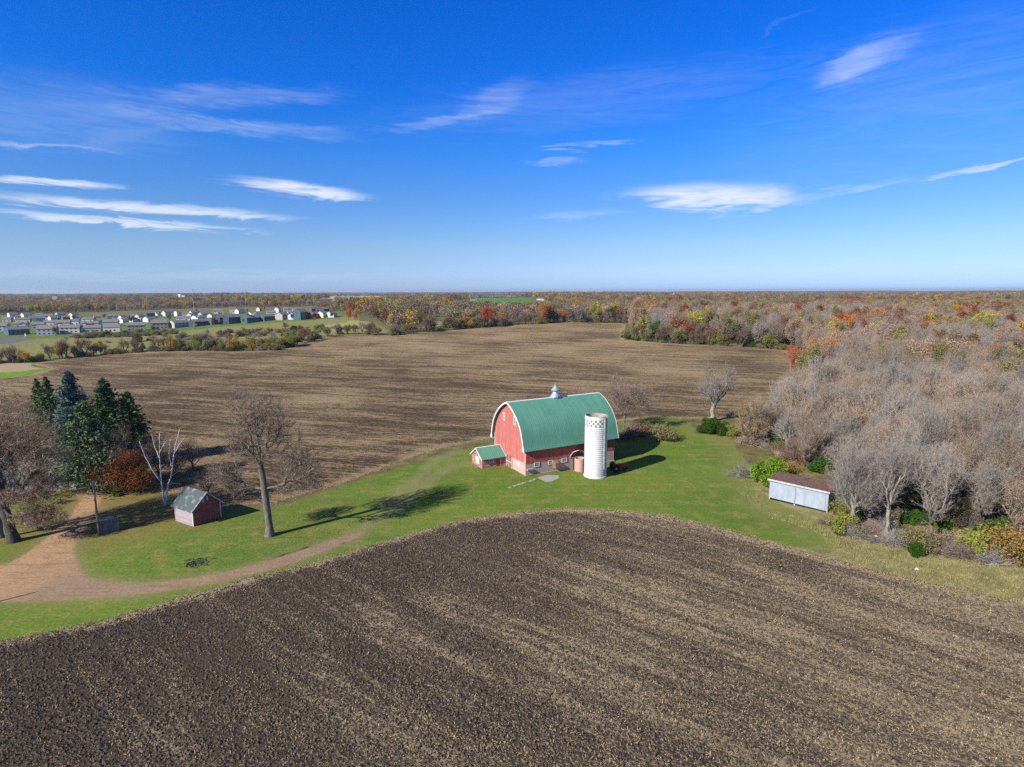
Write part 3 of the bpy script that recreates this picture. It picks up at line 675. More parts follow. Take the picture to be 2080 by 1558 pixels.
OLIVET = make_tree(254, 13, 4.6, 800, twm=TW_BRN, twigs=8, leaves=4500, ls=.17, leaf='ygreen', bark=BARK_DARK, tf=.15)
BU = {'green': make_bush(301, 4.2, 3.2, 'green', 90, 7500, .24), 'lime': make_bush(302, 5, 2.6, 'lime', 80, 6500, .22), 'gold': make_bush(303, 3.6, 2.2, 'bronze', 90, 2600, .13),
      'grey': make_bush(304, 2.6, 2.4, 'greyb', 110, 500, .12, True, TW_GREY), 'tan': make_bush(305, 2.2, 2.0, 'tan', 90, 900, .14, True, TW_TAN), 'purple': make_bush(306, 3.0, 2.8, 'mauve', 130, 500, .12, True, TW_PURP),
      'olive': make_bush(307, 4.0, 2.6, 'ygreen', 80, 2600, .22), 'dark': make_bush(308, 3.4, 2.8, 'olive', 110, 2000, .2, True, TW_DARK), 'brown': make_bush(309, 3.6, 2.8, 'brown', 110, 2200, .2, True, TW_DARK)}

# --- woodland region
WOOD = poly([(1660,1052),(1700,1085),(1760,1104),(1850,1122),(1960,1140),(2090,1160),(2500,1250),(3000,900),(3200,620)], [(1100., 900.), (160., 900.), (90., 600.)])
WOOD = np.vstack([WOOD, poly([(1290,640),(1285,678),(1360,690),(1450,695),(1600,705),(1665,745),(1640,790),(1590,830),(1520,858),(1535,905),(1590,945),(1660,955),(1700,990),(1695,1035)])])
CUTS = [np.vstack([poly([(1555,955),(1545,1030),(1700,1065),(1715,985)])])]
def free(Pq, m=1.5):
    ok = np.ones(len(Pq), bool)
    for P in (NF, FF, DR): ok &= sdist(P, Pq)[0] < -m
    return ok
def grid_pts(x0, x1, y0, y1, s, jit=.42):
    a, b = np.meshgrid(np.arange(x0, x1, s), np.arange(y0, y1, s)); b = b+0*a
    P = np.stack([a.ravel(), b.ravel()], 1); return P+(rng.random(P.shape)-.5)*2*jit*s
def infront(P): # keep what the photo could see, with a margin to the side
    return (np.abs(P[:, 0]) < .93*P[:, 1]+25) & (P[:, 1] > 40)
def clump(P, s): return np.sin(P[:, 0]/s+1.7*np.sin(P[:, 1]/s*.8))*np.cos(P[:, 1]/s*.9+1.3*np.sin(P[:, 0]/s*.7+2))
HERO_XY = []     # (x, y, r) kept clear of the mass
def hero(px, py, t, Htop=None, s=None, **k):
    p = base_at(px, py); 
    if s is None:
        d = fw+crt*((px-CX)/FPX)+cup*(-(Htop-CY)/FPX); tt = p.y/d.y; s = (CAMH+d.z*tt-p.z)/t.H
    HERO_XY.append((p.x, p.y, 3.5)); return place(t, p.x, p.y, s, **k)
for px, py, top, c, nm, lab, ct in [
    (1447,880,840,'green','evergreen_shrub','rounded dark green shrub at the foot of the gnarled pale oak','shrub'),
    (1483,884,850,'olive','shrub','yellowish green shrub right of the rounded dark green shrub','shrub'),
    (1562,982,915,'lime','shrub','bright lime green bush left of the galvanised metal shed','shrub'),
    (1606,965,925,'gold','shrub','golden leaved bush behind the left end of the metal shed','shrub'),
    (1505,968,930,'grey','shrub','bare grey brush on the lawn edge left of the lime green bush','shrub'),
    (1525,905,868,'tan','shrub','tan brush where the lawn meets the wood behind the barnyard','shrub'),
    (1912,1070,1035,'lime','shrub','lime green bush low in the wood right of the metal shed','shrub'),
    (1853,1125,1095,'green','shrub','small bright green bush at the foot of the wood edge','shrub'),
    (1900,1120,1068,'purple','shrub','wide purple brown bare thicket at the wood edge above the tall grass','shrub'),
    (1970,1130,1085,'purple','shrub','purple bare thicket right of the wide purple thicket','shrub'),
    (2030,1130,1040,'gold','shrub','yellow leaved sapling bush at the right edge of the wood','shrub'),
    (2066,1140,1050,'gold','shrub','orange yellow bush nearest the right border of the picture','shrub'),
    (1730,1090,1050,'grey','shrub','grey bare brush below the metal shed at the wood edge','shrub'),
    (1262,888,842,'purple','shrub','dark bare brush against the far right end of the barn','shrub'),
    (1345,893,850,'dark','shrub','dark brown brush standing in the grass right of the barn','shrub'),
    (1302,882,844,'brown','shrub','brown brush between the barn and the dark brush','shrub')]:
    hero(px, py, BU[c], top, name=nm, label=lab, cat=ct)
HERO_XY += [(47, 94, 7), (52, 96, 6)]
HT = make_tree(400, 15, 7.6, 2000, twm=TW_PURP, twigs=10, leaves=4500, ls=.13, leaf='greyb', bark=BARK, tf=.2, lumps=14)
hero(1268, 872, HT, 758, name='bare_tree', label='bare purplish tree rising behind the right end of the barn', rz=1.0)
OAK = make_tree(401, 16, 6.6, 1500, twm=TW_GREY, twigs=9, bark=BARK_PALE, tf=.3, rt=.6, lumps=9, p=1.9, cut=.10, r0=.010,
                trunk=[(0,0,0),(.1,0,1.6),(-.2,.1,3),(.2,0,4.2),(-.5,0,5.4),(-1.2,0,6.8),(-1.0,.2,8.4)])
hero(1447, 856, OAK, 738, name='oak_tree', label='gnarled leafless oak with a thick pale trunk above the dark green shrub', rz=0)
hero(1530, 905, BRONZE, 800, name='autumn_tree', label='yellow and bronze leaved small tree right of the gnarled pale oak')
hero(1568, 890, WT[6], 815, name='autumn_tree', label='olive leaved tree behind the bronze leaved small tree')
hero(1655, 788, MAPLE, 682, s=None, name='autumn_tree', label='broad orange tan maple at the corner of the far tilled field')
hero(1706, 775, MAP2, 680, name='autumn_tree', label='orange maple close behind the broad orange tan maple')
hero(1612, 772, REDT, 698, name='autumn_tree', label='narrow bright red tree touching the far tilled field corner')
hero(1790, 790, OLIVET, 690, name='autumn_tree', label='yellow green tree right of the orange maples')
hero(1745, 800, WT[6], 705, name='autumn_tree', label='olive tree between the orange maple and the yellow green tree')
hero(1728, 1072, WT[2], 905, name='bare_tree', label='pale trunked leafless tree overhanging the right end of the metal shed')
hero(1800, 1088, WT[5], 868, name='bare_tree', label='forked grey tree at the wood front, second from the metal shed')
hero(1712, 1012, WT[0], 890, name='bare_tree', label='grey leafless tree directly behind the right end of the metal shed')
hero(1640, 950, WT[4], 845, name='bare_tree', label='purplish leafless tree behind the middle of the metal shed')
# the 290 trees of the wood that show largest
HX = np.array([h[:2] for h in HERO_XY]); HR = np.array([h[2] for h in HERO_XY])
cand = grid_pts(20, 400, 60, 420, 5.4); cand = cand[inside(WOOD, cand) & infront(cand) & free(cand, 3) & ~inside(CUTS[0], cand)]
cand = cand[(np.linalg.norm(cand[:, None]-HX[None], axis=2) > HR[None]).all(1)]
cand = cand[np.argsort(np.hypot(cand[:, 0], cand[:, 1]))]
edge_d = sdist(WOOD, cand)[0]
KINDW = clump(cand, 17)
SHADE = ['slim grey', 'tan leaved', 'pale barked', 'greyish tan', 'purplish', 'tall pale', 'olive tinged']
AREA = lambda x, y: ('near the metal shed' if y < 112 and x < 75 else 'at the right end of the wood edge' if y < 112 else
    'in the middle of the bare wood' if y < 165 else 'in the back of the bare wood')
nind = 285
for i, (x, y) in enumerate(cand[:nind]):
    k = int(np.clip((KINDW[i]+1)/2*7+rng.normal()*1.6, 0, 6)); s = .72+.42*rng.random()-(.22 if edge_d[i] < 5 else 0)
    place(WT[k], x, y, s, name='bare_tree', label='%s leafless tree %s' % (SHADE[k], AREA(x, y)), group='%s leafless trees %s' % (SHADE[k], AREA(x, y)))
rest = cand[nind:]
# --- far masses: lighter templates
def lod(seed, leaf, twm, H=13, rx=5, n=320, ls=.95, N=60, tf=.10, tw=.05):
    return merged(make_tree(seed, H, rx, N, twm=twm, twigs=7, tl=1.7, tw=tw, leaves=n, ls=ls, leaf=leaf, bark=BARK, r0=.05, tf=tf, lumps=7, bias=2.6, rt=.25, lj=.5), 'lod')
midn = [merged(t, 'wt%d' % i) for i, t in enumerate(WT)]
MIDC = tcoll('mid_trees', midn+[merged(AT[c], 'at'+c) for c in ('olive', 'tan', 'rust', 'gold', 'ygreen', 'orange', 'brown')])
LODL = [('mauve', TW_PURP), ('greyb', TW_GREY), ('tan', TW_TAN), ('mauve', TW_DARK), ('olive', TW_DARK), ('brown', TW_DARK), ('rust', TW_DARK), ('ygreen', TW_DARK), ('gold', TW_DARK), ('orange', TW_DARK), ('crimson', TW_DARK), ('dgreen', TW_DARK), ('yellow', TW_DARK)]
FARC = tcoll('far_trees', [lod(500+i, a, b, n=(240 if i < 4 else 340)) for i, (a, b) in enumerate(LODL)])
def pick(P, s, base_w, acc_w, amp=.9):
    c = (clump(P, s)+clump(P+500, s*.37))/2; n = len(P); out = np.zeros(n, int); r = rng.random(n)
    def ch(wt, off, k_): # neighbours tend to share a colour
        cw = np.cumsum(np.array(wt, float)/sum(wt)); f = (clump(P+off, s*k_)+1)/2; f = np.argsort(np.argsort(f+rng.normal(size=n)*.22))/max(n, 1); return np.minimum(np.searchsorted(cw, f), len(wt)-1)
    b = ch(base_w, 300, .8); a = ch(acc_w, 700, .6)
    return np.where(r < np.clip(.22+amp*c*.5, .04, .75), a, b)
w = pick(rest, 40, [4,3,3,4,3,3,3,0,0,0,0,0,0,0], [0,1,0,1,0,0,1,3,2,1,1,2,1,2], .35)
mid = grid_pts(60, 900, 200, 560, 8.0); mid = mid[inside(WOOD, mid) & infront(mid) & free(mid, 3)]
if len(rest): 
    lim = np.hypot(*rest[-1]); mid = mid[~((mid[:, 0] < 400) & (mid[:, 1] < 420))]
wm = pick(mid, 60, [4,3,3,4,4,2,3,0,0,0,0,0,0,0], [0,1,0,1,0,0,1,3,2,2,1,2,1,2], .6)
allm = np.vstack([rest, mid]); am = np.concatenate([w, wm])
print('mid mass', len(rest), len(mid))
stuff('woodland', np.column_stack([allm, hgt(allm[:, 0], allm[:, 1])]), MIDC, am, .85+.35*rng.random(len(allm)),
      label='dense mass of mostly leafless woodland beyond the nearest trees', cat='woodland')
# undergrowth
ug = grid_pts(15, 260, 60, 230, 3.0); ug = ug[inside(WOOD, ug) & infront(ug) & free(ug, 1.5) & ~inside(CUTS[0], ug)]
UGC = tcoll('undergrowth_src', [BU[k].crown for k in ('grey', 'tan', 'purple', 'dark', 'green', 'olive', 'brown')])
eg = sdist(WOOD, ug)[0]; ui = rng.choice(7, len(ug), p=[.30,.24,.17,.09,.05,.09,.06]); us = np.where(eg < 9, .6+.65*rng.random(len(ug)), .35+.5*rng.random(len(ug)))
stuff('undergrowth', np.column_stack([ug, hgt(ug[:, 0], ug[:, 1])]), UGC, ui, us, label='tangled grey and tan brush covering the woodland floor', cat='undergrowth')
# far woods
VIL = poly([(-250,640),(0,640),(240,632),(420,626),(640,622),(700,632),(710,668),(640,700),(560,712),(0,740),(-250,745)])
fp = [grid_pts(-1400, 1400, 330, 1400, 11.5), grid_pts(-3400, 3400, 1400, 3400, 21)]
fp = [p[infront(p) & free(p, 4)] for p in fp]
keep = []
for p in fp:
    k = ~inside(WOOD, p) & ~inside(VIL, p)
    for P in MEADP: k &= sdist(P, p)[0] < -3
    for cx_, cy_, a_, b_ in ((-22, 1230, 115, 230), (-480, 1780, 190, 330)): k &= ((p[:, 0]-cx_)/a_)**2+((p[:, 1]-cy_)/b_)**2 > 1
    keep.append(p[k])
# open ground left of the far field, village side
MDW = poly([(-300,735),(-300,655),(200,655),(640,640),(720,640),(790,682),(700,680),(650,690),(560,713)])
keep[0] = keep[0][~inside(MDW, keep[0])]
gap = (clump(keep[1]+900, 210) > .55); keep[1] = keep[1][~gap | (rng.random(len(gap)) < .15)]
k3 = grid_pts(-13500, 13500, 3400, 14500, 95); k3 = k3[infront(k3)]
for P in FARF: k3 = k3[sdist(P, k3)[0] < -3]
k3 = k3[(clump(k3+900, 520) < .62)]
P3 = []; I3 = []; S3 = []
base_w = [5,5,4,5,3.4,4,1.4,1.6,.7,.4,.8,.5,.9]; acc_w = [0,0,1,0,3.4,3,3,3,2.6,1.6,1.2,.5,3.0]
for p, s, sc in ((keep[0], 70, 1.0), (keep[1], 160, 1.55)):
    P3.append(np.column_stack([p, hgt(p[:, 0], p[:, 1])])); I3.append(pick(p, s, base_w, acc_w, .75)); S3.append(sc*(.72+.5*rng.random(len(p))))
P3, I3, S3 = map(np.concatenate, (P3, I3, S3))
print('far', len(P3), 'very far', len(k3))
stuff('distant_woods', P3, FARC, I3, S3, label='distant mixed autumn woods stretching back to the horizon', cat='woods')
def patch(seed, W=95):
    rs = np.random.default_rng(seed); Vs = []; Fs = []; mi = []; k = 0
    for _ in range(26):
        c = (rs.random(2)-.5)*W; r = 7+4*rs.random(); h = 8+6*rs.random(); n = 22
        C = ell_pts(n, [(c[0], c[1], h*.55, r, r, h*.45, 1)], 6, rs); v, f = cards(C, 6.5, rs, .8); Vs.append(v); Fs.append(f+k); k += len(v); mi.append(np.full(len(f), rs.choice(5, p=[.42, .22, .16, .14, .06])))
    return mesh_np('patch', np.vstack(Vs), [np.concatenate(Fs)], [LEAF['mauve'], LEAF['greyb'], LEAF['brown'], LEAF['olive'], LEAF['rust']], np.concatenate(mi))
HC = tcoll('horizon_src', [patch(600+i) for i in range(5)])
stuff('horizon_woods', np.column_stack([k3, hgt(k3[:, 0], k3[:, 1])]), HC, rng.integers(0, 5, len(k3)), .9+.4*rng.random(len(k3)), label='blue hazy line of woods along the horizon', cat='woods')
# autumn crowns one can tell apart in the distance: px, py of the crown top, colour
CR = [(1678,612,'red'),(1710,608,'orange'),(1723,609,'red'),(1714,640,'red'),(1727,643,'orange'),(1750,643,'red'),(1785,629,'orange'),(1808,622,'rust'),(1835,629,'rust'),(1831,612,'gold'),
 (1887,632,'gold'),(1903,640,'gold'),(1926,645,'gold'),(1945,614,'gold'),(1955,622,'orange'),(1972,624,'rust'),(1962,632,'rust'),(1990,611,'yellow'),(1988,601,'red'),(2047,599,'green'),(2055,611,'gold'),(2040,612,'gold'),(2022,612,'rust'),
 (1897,607,'green'),(1861,619,'ygreen'),(1779,645,'ygreen'),(1655,627,'ygreen'),(1622,632,'yellow'),(1488,629,'olive'),(1442,632,'olive'),(1413,632,'yellow'),(1530,632,'olive'),(1563,622,'yellow'),(1540,616,'olive'),
 (1753,668,'orange'),(1988,639,'yellow'),(2027,637,'yellow'),(2053,639,'crimson'),(1300,613,'ygreen'),(1352,607,'ygreen'),(1210,615,'ygreen'),(1105,620,'orange'),(1117,620,'rust'),(1170,612,'orange'),(1407,630,'yellow'),
 (1380,627,'ygreen'),(1147,632,'orange'),(990,625,'red'),(1360,602,'red'),(1135,646,'gold'),(862,602,'gold'),(875,603,'yellow'),(850,604,'gold'),(900,607,'gold'),(835,609,'orange'),(707,635,'orange'),(722,637,'orange'),(660,641,'olive'),
 (532,620,'yellow'),(507,620,'yellow'),(550,621,'yellow'),(520,621,'gold'),(75,617,'yellow'),(60,618,'yellow'),(88,619,'ygreen'),(125,620,'yellow'),(140,622,'gold'),(112,632,'gold'),(100,634,'gold'),(295,615,'yellow'),(325,617,'yellow'),
 (310,616,'ygreen'),(430,620,'rust'),(445,622,'red'),(460,619,'rust'),(415,624,'crimson'),(20,626,'crimson'),(35,625,'crimson'),(225,612,'dgreen'),(180,616,'olive'),(255,622,'mauve'),(5,620,'yellow'),(205,618,'gold'),(1245,622,'green'),(1260,650,'green'),(1330,652,'green'),(1215,650,'orange')]
CN = {'red': 'bright red', 'orange': 'orange', 'rust': 'rust brown', 'gold': 'golden', 'yellow': 'yellow', 'ygreen': 'yellow green', 'olive': 'olive', 'green': 'dark green', 'crimson': 'dark crimson', 'dgreen': 'blackish green', 'mauve': 'mauve bare'}

AT['dgreen'] = make_spruce(333, 14, 4.5, 'dgreen'); AT['mauve'] = WT[4]
for px, py, c in CR:
    d = fw+crt*((px-CX)/FPX)+cup*(-(py-CY)/FPX); r = 330.0; s = None
    while r < 9000:
        x, y, need = d.x/d.y*r, r, CAMH+d.z/d.y*r-hz(d.x/d.y*r, r); xy = np.array([x, y])
        hmax = 17 if r < 1300 else 26
        if 7 < need < hmax and not (inside(FF, xy)[0] or inside(VIL, xy)[0] or inside(MDW, xy)[0]) and not (py < 613 and r < 700): s = need/14; break
        r *= 1.02
    if s is None: continue
    p = Vector((x, y, 0))
    reg = ('behind the housing estate' if px < 690 else 'beyond the middle of the far tilled field' if px < 1280 else 'behind the hedge right of the far field' if px < 1600 else 'in the distant right hand woods')
    place(AT[c], p.x, p.y, s*(.95+.1*random.random()), name='autumn_tree' if c != 'dgreen' else 'conifer', label='%s tree crown %s' % (CN[c], reg), group='%s crowns %s' % (CN[c], reg))
# ------------------------------------------------------------------ farmyard trees
def elt(seed, H, ells, **k): return make_tree(seed, H, 5, ells=ells, **k)
LONE = elt(700, 22.3, [(-1,0,17.6,4.3,4.0,4.5,3),(-5.9,0,9.4,2.6,2.4,2.1,1.1),(4.6,.5,10.6,3.6,3.2,2.8,1.5),(2.6,-.5,15,3.4,3.2,3.4,1.3),(-3.6,.5,13.8,2.6,2.6,2.4,1),(6.3,0,8.3,1.8,1.8,1.6,.4),(-1,0,12,2,2.5,2,.4),(3.5,-1,7.4,2.0,1.6,1.2,.3),(-4,-.5,7.2,2.2,1.5,1.2,.3)],
           N=3200, twm=TW_BRN, twigs=9, leaves=17000, ls=.105, leaf='brown', bark=BARK, cap=.12, rt=.50, p=1.95, cut=.08, bf=.3, tl=.85, r0=.009,
           trunk=[(0,0,0),(.05,0,1.4),(-.05,0,3),(-.2,0,5),(-.35,.05,7),(-.5,.1,9),(-.8,.1,11)])
p = base_at(548, 1088); o = place(LONE, p.x, p.y, 1, 0, 'bare_tree', 'tall lone leafless elm with brown withered sprays on the lawn right of the red shed', 'tree')
BIGL = elt(701, 22, [(0,0,15.8,7.4,6,6.4,5),(5.2,0,12,4.4,4,4.6,2.5),(4.5,-.5,3.8,4.2,2.4,1.6,2.2),(3.5,-1,7,4.2,2,1.8,1.5),(-5,0,13,4,4,5,2),(5.5,0,8.5,2.5,2.5,2,.8),(-5,0,6,3,3,2,.6)],
           N=3400, twm=TW_BRN, twigs=9, leaves=30000, ls=.145, leaf='brown', bark=BARK_DARK, cap=.16, rt=.62, p=1.9, cut=.08, bf=.3, r0=.009, tl=.85,
           trunk=[(0,0,0),(-.1,0,1.5),(-.4,0,3.5),(-.8,0,5.5),(-.9,.1,7.5),(-.7,.1,9.5),(-.3,.1,11)])
p = base_at(27, 1100); place(BIGL, p.x, p.y, 1, 0, 'bare_tree', 'huge old tree with brown clinging leaves beside the drive at the left border', 'tree')
p = base_at(2, 1092); place(WT[0], p.x, p.y, 1.25, 0, 'bare_tree', 'second dark trunk close to the left border, half behind the huge old tree', 'tree')
def sp(px, py, top, t, lab, nm='spruce_tree'):
    hero(px, py, t, top, name=nm, label=lab)
SPB = make_spruce(801, 20, 6.2, 'blue', cs=.8, dens=1.5); SPG = make_spruce(802, 18, 6.6, 'dgreen', cs=.75, dens=1.5); SPD = make_spruce(803, 15, 5.8, 'dgreen', cs=.75, dens=1.5)
SPF = make_spruce(804, 17.5, 7.4, 'bgreen', z0=.17, cs=.6, dens=2.0); SPS = make_spruce(805, 12, 3.2, 'dgreen', cs=.6)
sp(160, 955, 752, SPB, 'tallest spruce, bluish, with its top above the other evergreens')
sp(228, 950, 768, SPG, 'dark green spruce between the bluish spruce and the blackish spruce')
sp(272, 945, 795, SPD, 'blackish spruce at the right end of the evergreen group')
sp(187, 1000, 812, SPF, 'grey green spruce in front of the evergreens with a bare lower trunk')
sp(104, 868, 764, SPS, 'small distant spruce beyond the yard, right one of a pair')
sp(84, 862, 768, SPS, 'small distant spruce beyond the yard, left one of a pair')
DEAD = make_tree(810, 18, 2.2, 600, twm=TW_GREY, twigs=8, bark=BARK, tf=.3, lumps=7)
hero(196, 952, DEAD, 776, name='dead_tree', label='grey leafless narrow tree between the two tallest evergreens')
RUST = elt(811, 9, [(0,0,3.6,5.0,4.4,3.2,3),(2,0,5.5,3,3,2.6,1)], N=700, twm=TW_DARK, twigs=6, leaves=6500, ls=.2, leaf='rust', bark=BARK_DARK, rt=.25)
RUS2 = elt(813, 9, [(0,0,3.2,3.6,3.4,2.8,3)], N=500, twm=TW_DARK, twigs=6, leaves=4200, ls=.19, leaf='orange', bark=BARK_DARK, rt=.2)
PURP = make_tree(812, 13.5, 5.6, 1300, twm=TW_PURP, twigs=9, leaves=900, ls=.12, leaf='brown', tf=.12, bark=BARK_DARK)
hero(262, 990, PURP, 852, name='bare_tree', label='purple brown leafless tree above the rusty leaved oak', rz=.5)
hero(240, 1003, RUST, s=1.0, name='oak_tree', label='low oak full of rusty brown leaves left of the white birch', rz=0)
hero(285, 1000, RUS2, s=.9, name='oak_tree', label='small orange leaved oak right beside the rusty brown oak', rz=1)
hero(236, 1008, BU['lime'], s=.28, name='shrub', label='small yellow green bush at the foot of the rusty oak', cat='shrub')
hero(165, 968, BU['gold'], s=.8, name='shrub', label='bright yellow bush beside the pale garage', cat='shrub')
hero(322, 965, make_tree(814, 9, 3.6, 600, twm=TW_PURP, twigs=9, tf=.08, bark=BARK_DARK), 880, name='bare_tree', label='purplish leafless small tree behind the white birch')
hero(355, 975, PURP, s=.5, name='bare_tree', label='low purplish bare tree in the shade behind the red shed and birch')
hero(425, 1012, PURP, s=.42, name='bare_tree', label='low bare bushy tree at the field edge between red shed and elm')
hero(90, 1010, WT[4], s=.62, name='bare_tree', label='small bare tree in front of the pale garage')
hero(130, 985, BU['brown'], s=.7, name='shrub', label='brown bush against the front of the pale garage', cat='shrub')
hero(392, 955, PURP, s=.55, name='bare_tree', label='bare bushy tree in the dark shadow on the tilled field edge behind the red shed')
hero(475, 1012, PURP, s=.40, name='bare_tree', label='low bare bushy tree just left of the lone elm at the field edge')
hero(50, 965, WT[3], s=.95, name='bare_tree', label='brown leaved bare tree rising behind the pale garage')
# birch from its own limbs
def limb(pts, r0, r1, n=5):
    P = [Vector((x, y, z)) for x, y, z in pts]; out = []
    for i in range(len(P)-1):
        for k in range(n): out.append(P[i].lerp(P[i+1], k/n)+Vector((random.uniform(-.04, .04), random.uniform(-.04, .04), 0)))
    out.append(P[-1]); return out, [r0+(r1-r0)*i/(len(out)-1) for i in range(len(out))]
bo = base_at(335, 1028); ro = empty('birch_tree', bo); tag(ro, 'leafless white barked birch forking into long pale limbs left of the red shed', 'tree', None)
LB = [([(0,0,0),(-.15,0,3),(-.2,0,5),(-.15,.1,8),(.2,.1,12.3)],.15,.03),([(.05,.2,0),(.6,.3,3.4),(1.3,.3,5),(1.9,.2,7.5),(2.5,.2,10.2),(3.4,.3,12.9)],.14,.03),
      ([(-.2,0,4.2),(-1.4,-.3,6.4),(-2.3,-.3,8.6),(-2.9,-.3,11.0)],.08,.025),([(-.2,0,4),(-1.6,.6,5.4),(-2.6,.8,6.8)],.06,.02),([(-.15,.1,8),(-.9,.3,10),(-1.2,.3,12)],.06,.02),
      ([(-.1,.1,9),(.7,-.2,10.2),(1.5,-.3,11.2)],.045,.02),([(2.1,.2,8.6),(3.4,-.2,10.5),(4.4,-.3,11.6)],.06,.02),([(1.6,.2,6.4),(1.7,-.4,9),(2.2,-.5,11.4)],.05,.02),
      ([(1.3,.3,5),(2.2,.8,5.6),(3.4,.9,5.6)],.04,.015),([(.6,.3,3.4),(1.8,-.2,4),(3.0,-.3,3.8)],.035,.012)]
mb = MB(); Pn = []
for pts, a, b in LB:
    l_, r_l = limb(pts, a, b); mb.tube(l_, r_l, 6); Pn += l_[4:]
mb.build('trunk', BIRCH, ro, smooth=True)
Pn = np.array([tuple(v) for v in Pn]); Q = np.repeat(Pn, 10, 0); rsb = np.random.default_rng(5)
D = rsb.normal(size=Q.shape)*np.array([.5, .5, .35])+np.array([0, 0, .35]); v, f = ribbons(Q, D, .012, rsb)
link('crown', mesh_np('crown', v, [f], [TW_GREY]), ro)
# ------------------------------------------------------------------ building materials
RED = lambda q: None
def boards(name, c1, c2, ax='x', pitch=.3, peel=(.42, .36, .33), pk=(.62, .8)):
    def b(q):
        s = q.n('ShaderNodeSeparateXYZ', {0: q.obj}); u_ = s.outputs[{'x': 0, 'y': 1, 'z': 2}[ax]]
        fr = q.m('FRACT', q.m('DIVIDE', u_, pitch)); cell = q.m('FLOOR', q.m('DIVIDE', u_, pitch))
        wn = q.n('ShaderNodeTexWhiteNoise', {'W': cell}, noise_dimensions='1D').outputs[0]
        sc = (3, 3, .35) if ax != 'z' else (.4, .4, 4)
        st = q.noise(q.mapp(q.obj, scale=sc), 1.6, 6, .7)
        c = q.mix(q.ss(st, .35, .65), c1, c2)
        c = q.mix(.5, c, q.ramp(wn, [(0, (.72, .72, .72)), (1, (1.25, 1.2, 1.2))]), 'MULTIPLY')
        c = q.mix(q.m('MULTIPLY', q.ss(st, *pk), .75), c, peel)
        gp = q.m('GREATER_THAN', q.m('ABSOLUTE', q.m('SUBTRACT', fr, .5)), .44)
        c = q.mix(q.m('MULTIPLY', gp, .45), c, (.05, .02, .02))
        return c, (gp, .012)
    return mat(name, b)
RED_X = boards('red_boards', (.42, .085, .06), (.50, .12, .085), 'x'); RED_Y = boards('red_boards_gable', (.40, .10, .08), (.47, .165, .14), 'y', .28, (.50, .30, .27), (.55, .72))
RED_RIB = worn('red_battens', (.46, .085, .055), (.52, .16, .12), (4, 4, .5), 2)
RED_SH = boards('red_lap_siding', (.26, .055, .05), (.34, .10, .085), 'z', .2, (.45, .38, .36), (.55, .7))
PEEL = boards('peeled_siding', (.30, .24, .265), (.38, .33, .36), 'z', .2, (.30, .08, .07), (.58, .66))
SHEDW = boards('small_shed_boards', (.30, .10, .10), (.40, .20, .19), 'z', .22, (.50, .42, .40), (.5, .65))
def block_b(q):
    br = q.n('ShaderNodeTexBrick', {'Vector': q.mapp(q.obj, rot=(R(90), 0, 0)), 'Color1': (.40, .29, .235, 1), 'Color2': (.46, .33, .27, 1), 'Mortar': (.42, .34, .29, 1), 'Scale': 1.0, 'Mortar Size': .012, 'Brick Width': .4, 'Row Height': .2})
    return q.mix(.3, br.outputs[0], q.mix(q.noise(q.obj, 3, 4), (.5, .5, .5), (1, 1, 1)), 'MULTIPLY'), (br.outputs[1], -.01)
BLOCK = mat('clay_block', block_b)
def blockg_b(q):
    br = q.n('ShaderNodeTexBrick', {'Vector': q.mapp(q.obj, rot=(R(90), 0, R(90))), 'Color1': (.46, .32, .27, 1), 'Color2': (.52, .37, .31, 1), 'Mortar': (.5, .4, .35, 1), 'Scale': 1.0, 'Mortar Size': .012, 'Brick Width': .4, 'Row Height': .2})
    return q.mix(.3, br.outputs[0], q.mix(q.noise(q.obj, 3, 4), (.5, .5, .5), (1, 1, 1)), 'MULTIPLY'), (br.outputs[1], -.01)
BLOCKG = mat('clay_block_gable', blockg_b)
def roof_b(q):
    st = q.noise(q.mapp(q.obj, scale=(2.4, .12, .12)), 1.5, 5, .65); big = q.noise(q.obj, .25, 3)
    c = q.mix(q.ss(st, .32, .7), (.075, .225, .155), (.100, .275, .190)); c = q.mix(q.m('MULTIPLY', q.ss(big, .4, .7), .35), c, (.13, .31, .225))
    x = q.n('ShaderNodeSeparateXYZ', {0: q.obj}).outputs[0]; fr = q.m('FRACT', q.m('DIVIDE', x, .45)); rb = q.ss(q.m('ABSOLUTE', q.m('SUBTRACT', fr, .5)), .40, .47)
    c = q.mix(q.m('MULTIPLY', rb, .22), c, (.05, .16, .12))
    return c, (rb, .02)
GREEN = mat('green_metal_roof', roof_b, .55, .35)
WHITE = worn('white_paint', (.68, .68, .67), (.54, .53, .52), (1, 1, 1), 3, thr=(.45, .8))
CREAMP = worn('cream_board', (.66, .55, .44), (.56, .46, .37))
CONC = worn('concrete', (.36, .34, .31), (.26, .245, .22))
DARK = mat('opening_shade', lambda q: (.012, .012, .012), .9, 0)  # near-black colour stands in for the shade inside openings
GLASS = mat('window_glass', lambda q: (.03, .04, .055), .12, .5)
WOODG = worn('grey_wood', (.22, .19, .165), (.12, .10, .09), (1, 1, 6), 2)
WOODB = worn('brown_wood', (.27, .17, .10), (.18, .11, .07), (1, 1, 6), 2)
GALV = worn('galvanised', (.46, .49, .53), (.36, .39, .43), (1, 1, 1), 2, .45, .5, metal=.35)
STEEL = worn('vent_steel', (.50, .55, .62), (.36, .42, .50), (1, 1, 1), 3, .4, .5, metal=.4)
RUSTR = worn('rusty_roof', (.10, .05, .04), (.20, .125, .105), (5, .5, 1), 1.6, .7)
TYRE = mat('tyre_rubber', lambda q: (.02, .02, .02), .8)
TRED = worn('tractor_red', (.42, .02, .025), (.30, .03, .03), rough=.4, spec=.4)
def shake(name, a, b): return worn(name, a, b, (1, 1, 1), 5)
